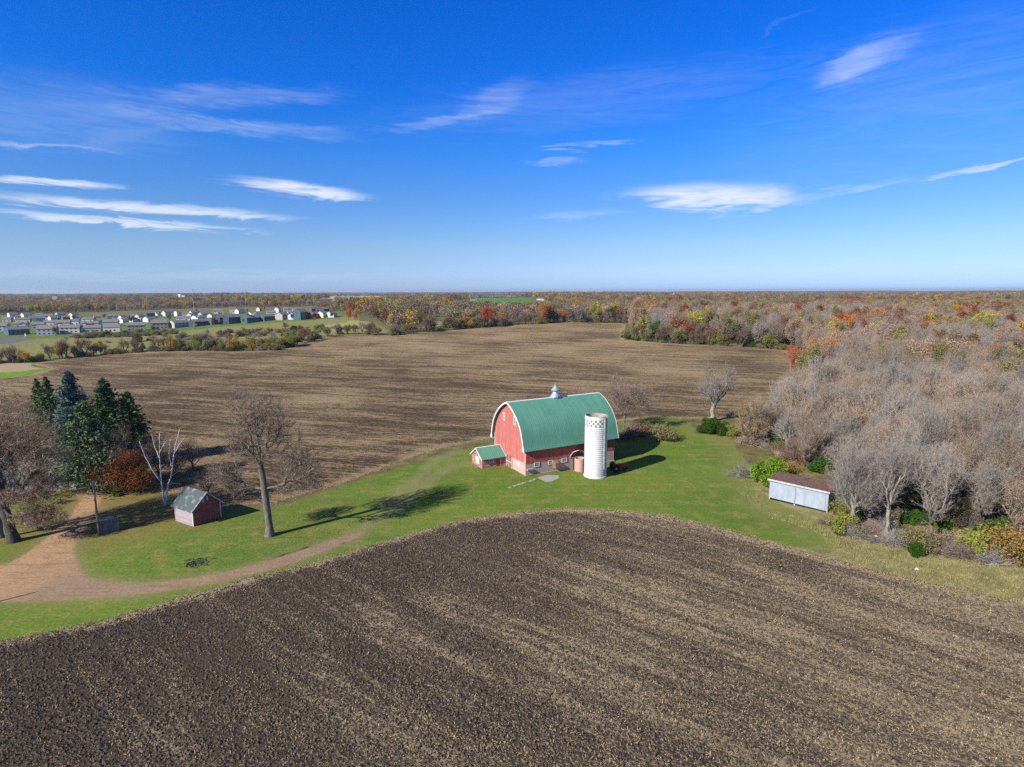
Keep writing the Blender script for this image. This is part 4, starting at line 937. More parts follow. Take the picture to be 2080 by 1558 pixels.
# ------------------------------------------------------------------ barn
BL, BW = 21.3, 12.9
barn = empty('barn', (2.55, 109.53, hz(2.55, 109.53)-.05), R(28.7)); tag(barn, 'large red gothic arched barn with a green roof and white trim behind the silo', 'barn')
HP = [(-.50,4.90),(-.16,5.84),(.21,7.2),(.66,8.5),(1.3,9.62),(2.05,10.55),(2.95,11.4),(3.95,12.15),(5.15,12.85),(6.45,13.35)]
def catm(P, n=3):
    out = []
    for i in range(len(P)-1):
        p0_, p1_, p2_, p3_ = P[max(i-1, 0)], P[i], P[i+1], P[min(i+2, len(P)-1)]
        for k in range(n):
            t = k/n; out.append(tuple(.5*((2*p1_[j])+(-p0_[j]+p2_[j])*t+(2*p0_[j]-5*p1_[j]+4*p2_[j]-p3_[j])*t*t+(-p0_[j]+3*p1_[j]-3*p2_[j]+p3_[j])*t**3) for j in (0, 1)))
    return out+[P[-1]]
HC_ = catm(HP); PROF = HC_+[(BW-y, z) for y, z in HC_[::-1][1:]]
def offs(P, d):
    out = []
    for i, p_ in enumerate(P):
        a, b = P[max(i-1, 0)], P[min(i+1, len(P)-1)]; t = np.array([b[0]-a[0], b[1]-a[1]]); t /= np.linalg.norm(t); out.append((p_[0]-t[1]*-1*d*-1*-1, p_[1]+t[0]*d) if False else (p_[0]-t[1]*d, p_[1]+t[0]*d))
    return out
OUT = offs(PROF, .14)
def sheet(mb, P, Q, x0, x1):   # closed shell between two profiles
    n = len(P); k = len(mb.v)
    for x in (x0, x1): mb.v += [(x, a, b) for a, b in P]+[(x, a, b) for a, b in Q]
    for i in range(n-1):
        mb.f += [(k+i, k+i+1, k+2*n+i+1, k+2*n+i), (k+n+i, k+3*n+i, k+3*n+i+1, k+n+i+1), (k+i, k+n+i, k+n+i+1, k+i+1), (k+2*n+i, k+2*n+i+1, k+3*n+i+1, k+3*n+i)]
    mb.f += [(k, k+2*n, k+3*n, k+n), (k+n-1, k+2*n-1, k+4*n-1, k+3*n-1)]
mb = MB(); sheet(mb, PROF, OUT, -.62, BL+.62); rf = mb.build('roof', GREEN, barn)
mb = MB(); rc = [(BW/2-.22, 13.42), (BW/2+.22, 13.42), (BW/2+.1, 13.56), (BW/2-.1, 13.56)]; mb.prism(rc, -.62, BL+.62); mb.build('ridge_cap', WHITE, rf)
for x0, x1 in ((-.72, -.62), (BL+.62, BL+.72)):
    mb = MB(); sheet(mb, offs(PROF, -.14), offs(PROF, .18), x0, x1)
    for sgn in (0, 1): # flared feet
        y0 = -.50 if not sgn else BW+.5; yi = .12 if not sgn else BW-.12
        mb.prism([(y0, 4.90), (yi, 4.90), (yi, 5.3), ((y0+yi)/2, 6.3), (y0+(.2 if not sgn else -.2), 5.8)], x0+.003, x1-.003)
    mb.build('roof_trim', WHITE, barn)
GP = [(y, z) for y, z in offs(PROF, -.03) if 0.05 < y < BW-.05]
for x0, x1, nm in ((0, .15, 'gable_wall'), (BL-.15, BL, 'gable_wall')):
    mb = MB(); mb.prism([(0, 2.42)]+[(0, 6.0)]+GP+[(BW, 6.0), (BW, 2.42)], x0, x1); gw = mb.build(nm, RED_Y, barn)
    mb = MB(); mb.box(x0+(.04 if x0 == 0 else -.0), x1-(0 if x0 == 0 else .04), 0.02, BW-.02, -.4, 2.42); mb.build('foundation', BLOCKG, barn)
    if x0 == 0:
        MB().box(-.035, 0, .1, BW-.1, 5.2, 5.3).build('belt_board', RED_RIB, gw)
        for y in (.0, BW-.16): MB().box(-.03, .0, y, y+.16, 2.45, 5.9 if y > 1 else 4.9).build('corner_trim', WHITE, gw)
for y0, y1 in ((0, .15), (BW-.15, BW)):
    mb = MB(); mb.box(.15, BL-.15, y0, y1, 2.45, 5.95); w_ = mb.build('side_wall', RED_X, barn)
    mb = MB(); yy = (y0-.045, y0) if y0 == 0 else (y1, y1+.045)
    x = .15
    while x < BL-.15: mb.box(x, x+.085, yy[0], yy[1], 2.45, 5.6); x += .30
    mb.build('battens', RED_RIB, w_)
    MB().box(.04, BL-.04, y0+(.03 if y0 == 0 else 0), y1-(.03 if y0 else 0), -.4, 2.42).build('foundation', BLOCK, barn)
MB().box(-.25, BL+.05, -.28, -.01, -.4, .16).build('footing', CONC, barn)
MB().box(BL-.02, BL+.03, .0, .12, 2.45, 5.2).build('corner_trim', WHITE, barn)
def window(par, face, a0, a1, z0, z1, fw_=.10, mull=True, name='window', pane=None, base=0.0):
    """face '-y': a along x at y=base; face '-x': a along y at x=base"""
    def bx(mb, a, b, c, d, t0, t1):
        return mb.box(a, b, base-t1, base-t0, c, d) if face == '-y' else mb.box(base-t1, base-t0, a, b, c, d)
    mb = MB(); bx(mb, a0, a1, z0, z0+fw_, 0, .07); bx(mb, a0, a1, z1-fw_, z1, 0, .07); bx(mb, a0, a0+fw_, z0+fw_, z1-fw_, 0, .07); bx(mb, a1-fw_, a1, z0+fw_, z1-fw_, 0, .07)
    if mull:
        am = (a0+a1)/2; zm = (z0+z1)/2; bx(mb, am-.03, am+.03, z0+fw_, z1-fw_, 0, .055); bx(mb, a0+fw_, am-.03, zm-.025, zm+.025, 0, .05); bx(mb, am+.03, a1-fw_, zm-.025, zm+.025, 0, .05)
    o = mb.build(name, WHITE, par)
    mp = MB(); bx(mp, a0+fw_, a1-fw_, z0+fw_, z1-fw_, -.0, .02); mp.build('pane', pane or GLASS, o); return o
for a0, a1 in ((1.95, 3.1), (5.1, 6.1), (8.25, 9.45)): window(barn, '-y', a0, a1, 1.5, 2.38, .13, base=.0)
for a0, a1 in ((8.15, 9.0), (3.75, 4.6)): window(barn, '-x', a0, a1, 9.3, 10.85, .16, base=0)
window(barn, '-x', 2.2, 3.45, 1.25, 2.2, .08, False, pane=CREAMP, base=.035)
mb = MB(); mb.box(-.06, .03, 5.35, 7.75, .02, 2.55); d_ = mb.build('barn_door', RED_SH, barn)
MB().box(-.11, -.06, 6.5, 6.58, .05, 2.5).box(-.11, -.06, 5.35, 5.45, .05, 2.5).box(-.11, -.06, 7.65, 7.75, .05, 2.5).box(-.10, -.065, 5.45, 7.65, 1.2, 1.3).build('door_braces', WHITE, d_)
MB().box(.0, .02, 10.85, 12.1, 0.18, 2.1).box(-.001, .02, 10.8, 10.85, .18, 2.1).build('x', DARK, None) if False else None
MB().box(10.9, 12.15, -.02, .02, .2, 2.1).build('doorway', DARK, barn)  # solid panel, its black stands for the unlit inside
# feed hatch jutting from the long wall
mb = MB(); mb.prism([(-1.15, .9), (-.02, .9), (-.02, 2.35), (-.35, 2.35), (-1.15, 1.9)], 6.1, 6.95); mb.build('feed_hatch', WOODB, barn)
MB().box(9.6, 12.0, -.05, -.0, 3.75, 3.85).box(9.6, 9.7, -.05, 0, 3.85, 4.6).build('hay_rail', WOODG, barn)
# cupola
cu = MB(); cu.box(-.85, .85, -.85, .85, -.8, .25); cub = cu.build('cupola', STEEL, barn, (10.78, BW/2, 13.35))
cu = MB(); cu.lathe([(1.05, .22), (1.0, .45), (.62, .95), (.50, 1.25), (.50, 1.42)], 12); cu.build('vent_base', STEEL, cub)
cu = MB(); cu.lathe([(.52, 1.42), (.80, 1.50), (.82, 1.70), (.48, 2.05), (.36, 2.3), (.10, 2.6), (.04, 3.05), (0.001, 3.1)], 12); cu.build('vent_cap', STEEL, cub)
# ------------------------------------------------------------------ lean-to shed against the barn
ls_ = empty('lean_to_shed', barn.location, R(28.7)); tag(ls_, 'small red gabled shed with a green roof attached to the left gable of the barn', 'shed')
sx0, sx1, sy0, sy1 = -5.35, -.14, 8.1, 12.75; ym = (sy0+sy1)/2
MB().box(sx0, sx1, sy0, sy0+.1, -.3, 2.05).box(sx0, sx1, sy1-.1, sy1, -.3, 2.05).build('side_wall', SHEDW, ls_)
MB().prism([(sy0+.1, -.3), (sy1-.1, -.3), (sy1-.1, 2.06), (ym, 3.6), (sy0+.1, 2.06)], sx0, sx0+.1).build('gable_wall', SHEDW, ls_)
for s_ in (0, 1):
    e_ = sy0-.45 if not s_ else sy1+.45; r1 = MB(); r1.prism([(e_, 1.93), (ym, 3.75), (ym, 3.86), (e_, 2.04)], sx0-.2, sx1); r1.build('roof', GREEN, ls_)
    MB().prism([(e_+(-.05 if not s_ else .05), 1.80), (ym, 3.66), (ym, 3.92), (e_+(-.05 if not s_ else .05), 2.06)], sx0-.30, sx0-.205).build('roof_trim', WHITE, ls_)
MB().prism([(ym-.12, 3.84), (ym+.12, 3.84), (ym, 3.97)], sx0-.2, sx1).build('ridge_cap', WHITE, ls_)
mt_ = MB(); 
mt_.prism([(sy0-.47, 1.90), (ym, 3.72), (ym, 3.92), (sy0-.47, 2.10)], sx1+.003, sx1+.075); mt_.build('roof_trim', WHITE, ls_)
MB().box(sx0-.02, sx0+.1, sy0-.025, sy0, -.3, 2.0).box(-1.25, -1.17, sy0-.03, sy0, -.2, 2.0).box(-1.25+.9, -1.17+.9, sy0-.03, sy0, -.2, 2.0).build('corner_trim', WHITE, ls_)
window(ls_, '-x', 9.3, 10.95, .75, 2.15, .07, False, pane=CREAMP, base=sx0)
window(ls_, '-y', -3.75, -2.85, 1.0, 1.85, .1, True, base=sy0)
MB().box(-2.1, -1.3, sy0-.04, sy0-.001, -.1, 1.8).build('door', TRED, ls_)
# ------------------------------------------------------------------ silo
SX, SY, SR = 16.0, 110.1, 2.13
silo = empty('silo', (SX, SY, hz(SX, SY)-.1)); tag(silo, 'tall white roofless stave silo with a checkered band near its top', 'silo')
def silo_b(q):
    s = q.n('ShaderNodeSeparateXYZ', {0: q.obj}); th = q.m('ARCTAN2', s.outputs[1], s.outputs[0])
    fz = q.m('FRACT', q.m('DIVIDE', s.outputs[2], .38)); n = q.noise(q.mapp(q.obj, scale=(1, 1, .35)), 1.3, 5, .65)
    c = q.mix(q.ss(n, .45, .75), (.66, .66, .65), (.54, .54, .53))
    ln = q.m('LESS_THAN', fz, .2); c = q.mix(q.m('MULTIPLY', ln, .5), c, (.30, .31, .34))
    cell = q.n('ShaderNodeTexWhiteNoise', {'Vector': q.n('ShaderNodeCombineXYZ', {0: q.m('FLOOR', q.m('MULTIPLY', th, 6.4)), 1: q.m('FLOOR', q.m('DIVIDE', s.outputs[2], .38)), 2: 0.0}).outputs[0]}, noise_dimensions='2D').outputs[0]
    c = q.mix(q.m('MULTIPLY', q.m('GREATER_THAN', cell, .8), .12), c, (.4, .4, .4))
    low = q.m('MULTIPLY', q.ss(s.outputs[2], 1.6, .1), q.ss(n, .35, .6)); c = q.mix(q.m('MULTIPLY', low, .35), c, (.35, .30, .24))
    return c, (ln, -.01)
SILO = mat('silo_stave', silo_b, .7)
def chk_b(q):
    s = q.n('ShaderNodeSeparateXYZ', {0: q.obj}); th = q.m('ARCTAN2', s.outputs[1], s.outputs[0])
    a = q.m('MODULO', q.m('FLOOR', q.m('MULTIPLY', q.m('ADD', th, 4.0), 32/(2*math.pi))), 2); b_ = q.m('MODULO', q.m('FLOOR', q.m('DIVIDE', s.outputs[2], .42)), 2)
    k = q.m('ABSOLUTE', q.m('SUBTRACT', a, b_)); return q.mix(k, (.66, .66, .65), (.17, .185, .16))
CHK = mat('silo_checker', chk_b, .7)
MB().lathe([(SR+.12, -.3), (SR+.12, .35), (SR, .42)], 48).build('footing', SILO, silo)
MB().lathe([(SR, .3), (SR, 10.08)], 64).build('stave_wall', SILO, silo, smooth=True)
MB().lathe([(SR+.005, 10.08), (SR+.005, 11.34)], 64).build('checkered_band', CHK, silo, smooth=True)
MB().lathe([(SR, 11.34), (SR+.03, 11.36), (SR+.03, 12.0)], 64).build('rim', SILO, silo)
INN = worn('silo_inside', (.40, .36, .29), (.30, .27, .23))
MB().lathe([(SR+.028, 12.003), (SR-.16, 12.003), (SR-.16, 10.9)], 64).build('inner_wall', INN, silo)
MB().lathe([(SR-.16, 11.25), (.001, 11.05)], 48).build('silo_fill', INN, silo)
mb = MB()
for k in range(26):
    z = .55+k*.38; mb.lathe([(SR+.002, z-.02), (SR+.022, z-.01), (SR+.022, z+.012), (SR+.002, z+.02)], 48)
mb.build('hoops', worn('hoop_steel', (.20, .21, .23), (.30, .31, .33)), silo)
ang = R(-90+8+31)
def rad_pt(a, r, z): return (math.cos(a)*r, math.sin(a)*r, z)
mb = MB(); cxs, cys = math.cos(ang)*(SR+.05), math.sin(ang)*(SR+.05)
mb.lathe([(.30, 1.9), (.30, 11.9)], 12, cxs, cys, ang-math.pi/2, ang+math.pi/2); mb.build('chute', worn('chute_metal', (.16, .23, .18), (.30, .36, .32)), silo)
mb = MB(); a2 = ang+.24
for da in (-.075, .075): mb.tube([rad_pt(a2+da, SR+.16, 1.7), rad_pt(a2+da, SR+.16, 12.1)], .03, 6)
for k in range(28): mb.tube([rad_pt(a2-.075, SR+.16, 1.9+k*.36), rad_pt(a2+.075, SR+.16, 1.9+k*.36)], .022, 5)
mb.build('ladder', WHITE, silo)
# brick feed room stump and broken roof between silo and barn
fr_ = empty('feed_room', (13.35, 113.2, hz(13.4, 113.2)-.1)); tag(fr_, 'round pinkish brick stub with a collapsed roof between the silo and the barn', 'outbuilding')
PINK = worn('pink_brick', (.50, .26, .22), (.58, .36, .31), (1, 1, 4), 3)
MB().lathe([(1.05, -.2), (1.05, 2.7), (.9, 2.7), (.9, 0)], 24).build('wall', PINK, fr_)
mb = MB()
for k in range(7):
    a = R(20+k*27); mb.tube([(math.cos(a)*1.9, .8+math.sin(a)*1.9, 2.75), (math.cos(a)*1.3, .8+math.sin(a)*1.3, 3.6), (0, .8, 4.05)], .05, 5)
mb.lathe([(1.95, 2.62), (1.95, 2.8), (1.8, 2.8)], 20, 0, .8, R(0), R(200)); mb.build('rafters', worn('weathered_rafter', (.42, .40, .38), (.30, .28, .26)), fr_)
mb = MB(); mb.lathe([(1.85, 2.9), (1.25, 3.62), (.02, 4.07)], 5, 0, .8, R(100), R(190)); mb.lathe([(1.85, 2.9), (1.25, 3.62), (.02, 4.07)], 2, 0, .8, R(20), R(50)); mb.build('roof_panels', worn('pale_roof', (.5, .5, .5), (.36, .36, .36)), fr_)
MB().box(-1.7, -1.2, .5, 2.6, -.1, 2.6).build('side_wall', WOODG, fr_)
# ------------------------------------------------------------------ tractor
tr = empty('tractor', (20.9, 112.9, hz(21, 113)), R(12)); tr.scale = (1.12,)*3; tag(tr, 'old red tractor parked in the shadow of the silo', 'tractor')
MB().prism([(-.28, .75), (.28, .75), (.30, 1.25), (.18, 1.42), (-.18, 1.42), (-.30, 1.25)], .1, 1.75).build('hood', TRED, tr, bevel=.03)
MB().box(-.9, .15, -.22, .22, .55, .95).box(1.7, 1.78, -.25, .25, .6, 1.25).build('chassis', TRED, tr, bevel=.02)
for s_ in (-1, 1):
    w = MB(); w.lathe([(.22, -.17), (.62, -.17), (.70, -.09), (.70, .09), (.62, .17), (.22, .17), (.22, -.17)], 20); o = w.build('wheel', TYRE, tr, (-.65, s_*.72, .70)); o.rotation_euler = (R(90), 0, 0)
    w = MB(); w.lathe([(.0, -.05), (.40, -.10), (.44, -.14), (.44, .14), (.40, .1), (0, .05)], 16); w.build('rim', worn('rim_pale', (.5, .5, .48), (.35, .33, .3)), o)
    w = MB(); w.lathe([(.12, -.09), (.32, -.09), (.36, 0), (.32, .09), (.12, .09), (.12, -.09)], 16); o = w.build('wheel', TYRE, tr, (1.5, s_*.55, .36)); o.rotation_euler = (R(90), 0, 0)
    MB().lathe([(0, -.03), (.2, -.06), (.2, .06), (0, .03)], 12).build('rim', bpy.data.materials['rim_pale'], o)
    f_ = MB(); f_.prism([(-1.3, 1.0), (-1.2, 1.35), (-.9, 1.55), (-.5, 1.58), (-.15, 1.4), (-.15, 1.34), (-.5, 1.5), (-.9, 1.47), (-1.15, 1.3)], s_*.72-.2, s_*.72+.2, 'y'); f_.build('fender', TRED, tr)
MB().box(-.95, -.5, -.22, .22, 1.05, 1.12).box(-1.0, -.93, -.22, .22, 1.1, 1.45).build('seat', TYRE, tr)
MB().tube([(-.25, 0, 1.0), (.0, 0, 1.5)], .025).lathe([(.17, 1.49), (.20, 1.51), (.17, 1.53), (.14, 1.51), (.17, 1.49)], 14, -.02, 0).build('steering_wheel', TYRE, tr)
MB().tube([(.9, .1, 1.4), (.9, .1, 1.95)], .035).build('exhaust_pipe', TYRE, tr)
# ------------------------------------------------------------------ yard bits by the barn
def onyard(px, py): return base_at(px, py)
p = onyard(1076, 966); fd = empty('feed_trough', p, R(25)); tag(fd, 'pale metal trough raised on wooden legs at the front corner of the barn', 'trough')
MB().prism([(-.3, 1.0), (.3, 1.0), (.4, 1.35), (-.4, 1.35)], -.6, .6).build('tray', GALV, fd)
for a, b in ((-.45, -.25), (-.45, .25), (.45, -.25), (.45, .25)): MB().tube([(a, b, -.1), (a*.9, b*.9, 1.02)], .045, 6).build('leg', WOODB, fd)
def slab(name, pxs, h, m, **k):
    P = [at(*q_) for q_ in pxs]; c = sum((Vector(v) for v in P), Vector())/len(P); mb = MB(); n = len(P)
    mb.add([(v.x-c.x, v.y-c.y, v.z-c.z-.1) for v in P]+[(v.x-c.x, v.y-c.y, v.z-c.z+h) for v in P], [tuple(range(n, 2*n))]+[(i, (i+1) % n, n+(i+1) % n, n+i) for i in range(n)])
    o = mb.build(name, m, None, c); return tag(o, **k)
slab('concrete_pad', [(1092,970),(1110,979),(1122,978),(1137,971),(1134,966),(1112,965)], .05, worn('pad_concrete', (.40, .36, .33), (.31, .28, .25)), label='cracked grey concrete pad in the grass below the barn windows', cat='pad')
for i, (px, py, w_) in enumerate([(1036,990,4),(1046,987,5),(1056,984,6),(1064,981,5),(1079,977,5),(1086,974,4)]):
    slab('stepping_stone', [(px-w_,py),(px-w_*.3,py+1.8),(px+w_*.8,py+1),(px+w_,py-.6),(px-w_*.2,py-1.5)], .06, CONC, label='flat pale stone in the worn line of stones leading to the concrete pad', cat='stone', group='stones in the grass before the barn')
# ------------------------------------------------------------------ metal shed
ang_ = math.atan2(-6.7, 6.5); p = at(1561.5, 1013); ms = empty('metal_shed', (p.x, p.y, p.z-.05), ang_); tag(ms, 'long pale galvanised metal shed with a rusty roof at the wood edge', 'shed')
def corr_b(q):
    s = q.n('ShaderNodeSeparateXYZ', {0: q.obj}); w_ = q.m('SINE', q.m('MULTIPLY', s.outputs[0], 2*math.pi/.15)); n = q.noise(q.mapp(q.obj, scale=(1.2, 1, .5)), 1.2, 5, .6)
    sh = q.n('ShaderNodeTexWhiteNoise', {'W': q.m('FLOOR', q.m('DIVIDE', s.outputs[0], .75))}, noise_dimensions='1D').outputs[0]
    c = q.mix(q.ss(n, .35, .7), (.36, .42, .48), (.29, .34, .40)); c = q.mix(.3, c, q.ramp(sh, [(0, (.8, .8, .8)), (1, (1.1, 1.1, 1.1))]), 'MULTIPLY')
    return q.mix(q.m('MULTIPLY', q.ss(n, .66, .8), .4), c, (.30, .22, .17)), (w_, .012)
CORR = mat('corrugated_metal', corr_b, .5, .4, .15)
ML, MD = 9.3, 3.9
MB().box(0, ML, .02, .08, 1-.95, 3.45).box(0, .06, .08, MD, .05, 3.45).box(ML-.06, ML, .08, MD, .05, 3.5).box(.06, ML-.06, MD-.06, MD, .05, 3.5).build('wall', CORR, ms)
MB().prism([(-.32, 3.48), (MD+.25, 3.88), (MD+.25, 3.98), (-.32, 3.58)], -.25, ML+.25).build('roof', RUSTR, ms)
MB().box(-.27, ML+.27, -.40, -.323, 3.36, 3.66).build('fascia', worn('fascia_grey', (.52, .54, .56), (.40, .38, .36)), ms)
for a, b in ((.45, 4.25), (4.32, 8.9)):
    d_ = MB().box(a, b, -.07, -.02, .35, 3.22).build('sliding_door', CORR, ms)
    MB().box(a, a+.06, -.09, -.071, .35, 3.22).box(b-.06, b, -.09, -.071, .35, 3.22).build('door_frame', GALV, d_)
MB().box(.4, 9.1, -.13, -.05, 3.24, 3.31).build('door_track', WOODG, ms)
MB().box(.2, ML-.2, -.04, .0, .0, .34).build('dark_gap', DARK, ms)  # black strip painted as the shade below the doors
MB().box(4.2, 4.4, -.25, .0, -.1, .25).build('door_stop', WHITE, ms)
# ------------------------------------------------------------------ weathered red shed
p = at(393.4, 1070); rs_ = empty('red_shed', (p.x, p.y, p.z-.05), R(59)); tag(rs_, 'small weathered red shed with a blotchy grey roof left of the lone elm', 'shed')
GW, GD, EH, AH = 4.45, 4.85, 2.67, 4.72
MB().prism([(0, -.2), (GW, -.2), (GW, EH), (GW/2, AH), (0, EH)], 0, .1, 'y').prism([(0, -.2), (GW, -.2), (GW, EH), (GW/2, AH), (0, EH)], GD-.1, GD, 'y').box(GW-.1, GW, .1, GD-.1, -.2, EH).build('wall', RED_SH, rs_)
MB().box(0, .1, .1, GD-.1, -.2, EH).build('peeled_wall', PEEL, rs_)
SHK = worn('shed_shingle', (.075, .095, .095), (.19, .235, .245), (1, 1, 1), .9, .7, thr=(.5, .62))
for s_ in (0, 1):
    e_ = -.35 if not s_ else GW+.35; k = (AH-EH)/(GW/2); ez = EH-.35*k
    MB().prism([(e_, ez), (GW/2, AH), (GW/2, AH+.14), (e_, ez+.14)], -.35, GD+.3, 'y').build('roof', SHK, rs_)
    MB().prism([(e_, ez-.06), (GW/2, AH-.06), (GW/2, AH+.16), (e_, ez+.16)], -.42, -.355, 'y').build('roof_trim', worn('trim_greywhite', (.6, .62, .64), (.4, .42, .44)), rs_)
MB().box(-.04, .08, -.03, .0, -.2, EH).box(GW-.08, GW+.04, -.03, 0, -.2, EH).box(-.04, 0, 0, .1, -.2, EH-.1).build('corner_trim', WHITE, rs_)
MB().box(GW/2-.55, GW/2-.35, -.05, -.0, 3.3, 4.2).box(GW/2+.1, GW/2+.3, -.05, 0, 3.45, 4.1).build('loft_hatch', WHITE, rs_)
MB().box(1.4, 3.0, -.04, -.0, -.05, 2.1).build('door', boards('shed_door_boards', (.22, .06, .06), (.30, .09, .08), 'x', .2), rs_)
# ------------------------------------------------------------------ pale garage, house, pole, bin
def gable_house(name, x, y, rz, L, D, wh, rh, wm, rm, label=None, cat='house', wins=(), ov=.4, group=None, door=None, sub=True, gar=None, zz=None, porch=None):
    o = empty(name, (x, y, (hz(x, y) if zz is None else zz)-.15), rz); tag(o, label, cat, group)
    MB().prism([(-D/2, -.6), (D/2, -.6), (D/2, wh), (0, wh+rh), (-D/2, wh)], -L/2, L/2).build('wall', wm, o)
    k = rh/(D/2); r = MB()
    r.prism([(-D/2-ov, wh-ov*k+.03), (0, wh+rh+.03), (D/2+ov, wh-ov*k+.03), (D/2+ov, wh-ov*k+.22), (0, wh+rh+.24), (-D/2-ov, wh-ov*k+.22)], -L/2-ov, L/2+ov); r.build('roof', rm, o)
    for (a, z, w, h) in wins:
        wo = MB(); wo.box(a-w/2-.1, a+w/2+.1, -D/2-.05, -D/2-.005, z-.1, z+h+.1); wf = wo.build('window', WHITE, o)
        MB().box(a-w/2, a+w/2, -D/2-.07, -D/2-.052, z, z+h).build('pane', GLASS, wf)
    if door: MB().box(door-.5, door+.5, -D/2-.06, -D/2-.005, .1, 2.2).build('door', WOODB, o)
    if gar:
        gx, gl = gar; w_, d_, hh = 5.4, 3.2, min(wh, 2.9)
        MB().prism([(gx-w_/2, -.6), (gx+w_/2, -.6), (gx+w_/2, hh), (gx, hh+1.5), (gx-w_/2, hh)], -D/2-d_, -D/2-.01, 'y').build('garage', gl, o)
        MB().prism([(gx-w_/2-.3, hh-.1), (gx, hh+1.52), (gx+w_/2+.3, hh-.1), (gx+w_/2+.3, hh+.1), (gx, hh+1.74), (gx-w_/2-.3, hh+.1)], -D/2-d_-.3, -D/2-.02, 'y').build('garage_roof', rm, o)
        MB().box(gx-2.1, gx+2.1, -D/2-d_-.05, -D/2-d_-.005, 0, 2.2).build('garage_door', WHITE, o)
    return o
GRW = worn('shaded_siding', (.46, .50, .58), (.40, .44, .52)); GRF = worn('mossy_roof', (.17, .22, .17), (.22, .27, .21))  # white siding; the shade on it is put into the blue grey
ga = math.atan2(.35, .94); pR = at(154, 993); cxg, cyg = pR.x-5.2*math.cos(ga)-3.4*math.sin(ga), pR.y-5.2*math.sin(ga)+3.4*math.cos(ga)
gable_house('garage', cxg, cyg, ga, 10.4, 6.8, 2.6, 2.6, GRW, GRF, 'pale garage with shade-blue siding and a mossy roof behind the huge old tree', 'garage', [(-3, 1, 1, 1)], door=3.6)
ph = at(-12, 948); gable_house('farmhouse', ph.x, ph.y, R(70), 9, 8, 5.0, 3.2, WHITE, GRF, 'white farmhouse mostly hidden by the huge old tree at the left border', 'house', [(-2, 1, 1, 1.4), (2, 1, 1, 1.4), (-2, 3.6, 1, 1.3), (2, 3.6, 1, 1.3)])
def pole(x, y, h, lab, arm=True):
    o = empty('utility_pole', (x, y, hz(x, y)-.1)); tag(o, lab, 'pole')
    MB().tube([(0, 0, 0), (0, 0, h)], [.17, .11], 8).build('shaft', WOODG, o)
    if not arm: return
    c = MB().box(-1.1, 1.1, -.06, .06, h-.7, h-.56).build('crossarm', WOODG, o)
    for a in (-1, -.35, .35, 1): MB().lathe([(.05, h-.56), (.06, h-.48), (.03, h-.40)], 8, a, 0).build('insulator', WHITE, c)
pole(-60.25, 81.9, 8.3, 'dark wooden pole beside the drive with its top inside the grey green spruce')
pole(-67.6, 56.5, 9.0, 'wooden pole at the roadside whose shadow falls on the drive', False)
p = at(206, 1087); bx_ = empty('wooden_bin', (p.x, p.y, p.z-.05), math.atan2(1.34, 1.74)); tag(bx_, 'weathered grey board bin standing against the dark wooden pole', 'bin')
BIN = boards('bin_boards', (.085, .10, .10), (.13, .145, .14), 'x', .22, (.2, .2, .19))
MB().box(0.05, 2.15, 0, .06, 0, 2.15).box(.05, 2.15, 1.5, 1.56, 0, 2.2).box(.05, .11, .06, 1.5, 0, 2.2).box(2.09, 2.15, .06, 1.5, 0, 2.2).build('side_boards', BIN, bx_)
MB().box(0, 2.2, -.04, 1.6, 2.15, 2.25).build('lid', BIN, bx_); MB().box(0, .1, -.06, 0, 0, 2.2).box(2.1, 2.2, -.06, 0, 0, 2.2).build('frame', WOODG, bx_)
p = at(75, 1073); MB_ = MB().lathe([(.0, 0), (.28, .0), (.30, .1), (.28, .45), (.3, .5), (.28, .9), (.0, .92)], 14); tag(MB_.build('barrel', worn('blue_barrel', (.16, .22, .32), (.10, .13, .18)), None, p, True), 'small blue grey barrel on the grass right of the huge old tree', 'barrel')
def pile(name, px, py, n, r, m, lab, cat, L=1.2):
    p = at(px, py); mb = MB()
    for _ in range(n):
        a = random.random()*6.28; q_ = r*random.random()**.7; b = random.random()*6.28; l = L*(.4+random.random()); x, y = math.cos(a)*q_, math.sin(a)*q_*.8; z = .04+.16*random.random()*(1-q_/r)
        mb.tube([(x, y, z), (x+math.cos(b)*l*.5, y+math.sin(b)*l*.5, z+random.uniform(-.04, .08))], random.uniform(.015, .05), 4)
    tag(mb.build(name, m, None, p), lab, cat)
pile('brush_pile', 400, 1143, 90, 1.9, BARK_DARK, 'dark pile of sticks on the lawn above the curved drive', 'brush pile')
pile('dark_heap', 127, 1021, 120, 1.5, BARK_DARK, 'low dark heap at the end of the drive by the garage', 'wood heap', .9)  # dark sticks heaped for a low dark shape, not identified
# small bits of litter
for px, py, lab in ((1862,1157,'white scrap lying in the tall grass at the field edge on the right'),(1778,1090,'pale scrap at the foot of the wood edge trees')):
    p = at(px, py); mb = MB(); mb.add([(-.3,-.2,.0),(.35,-.1,.02),(.25,.25,.0),(-.2,.2,.0),(0,0,.28)], [(0,1,4),(1,2,4),(2,3,4),(3,0,4),(3,2,1,0)]); tag(mb.build('scrap', WHITE, None, p), lab, 'scrap')
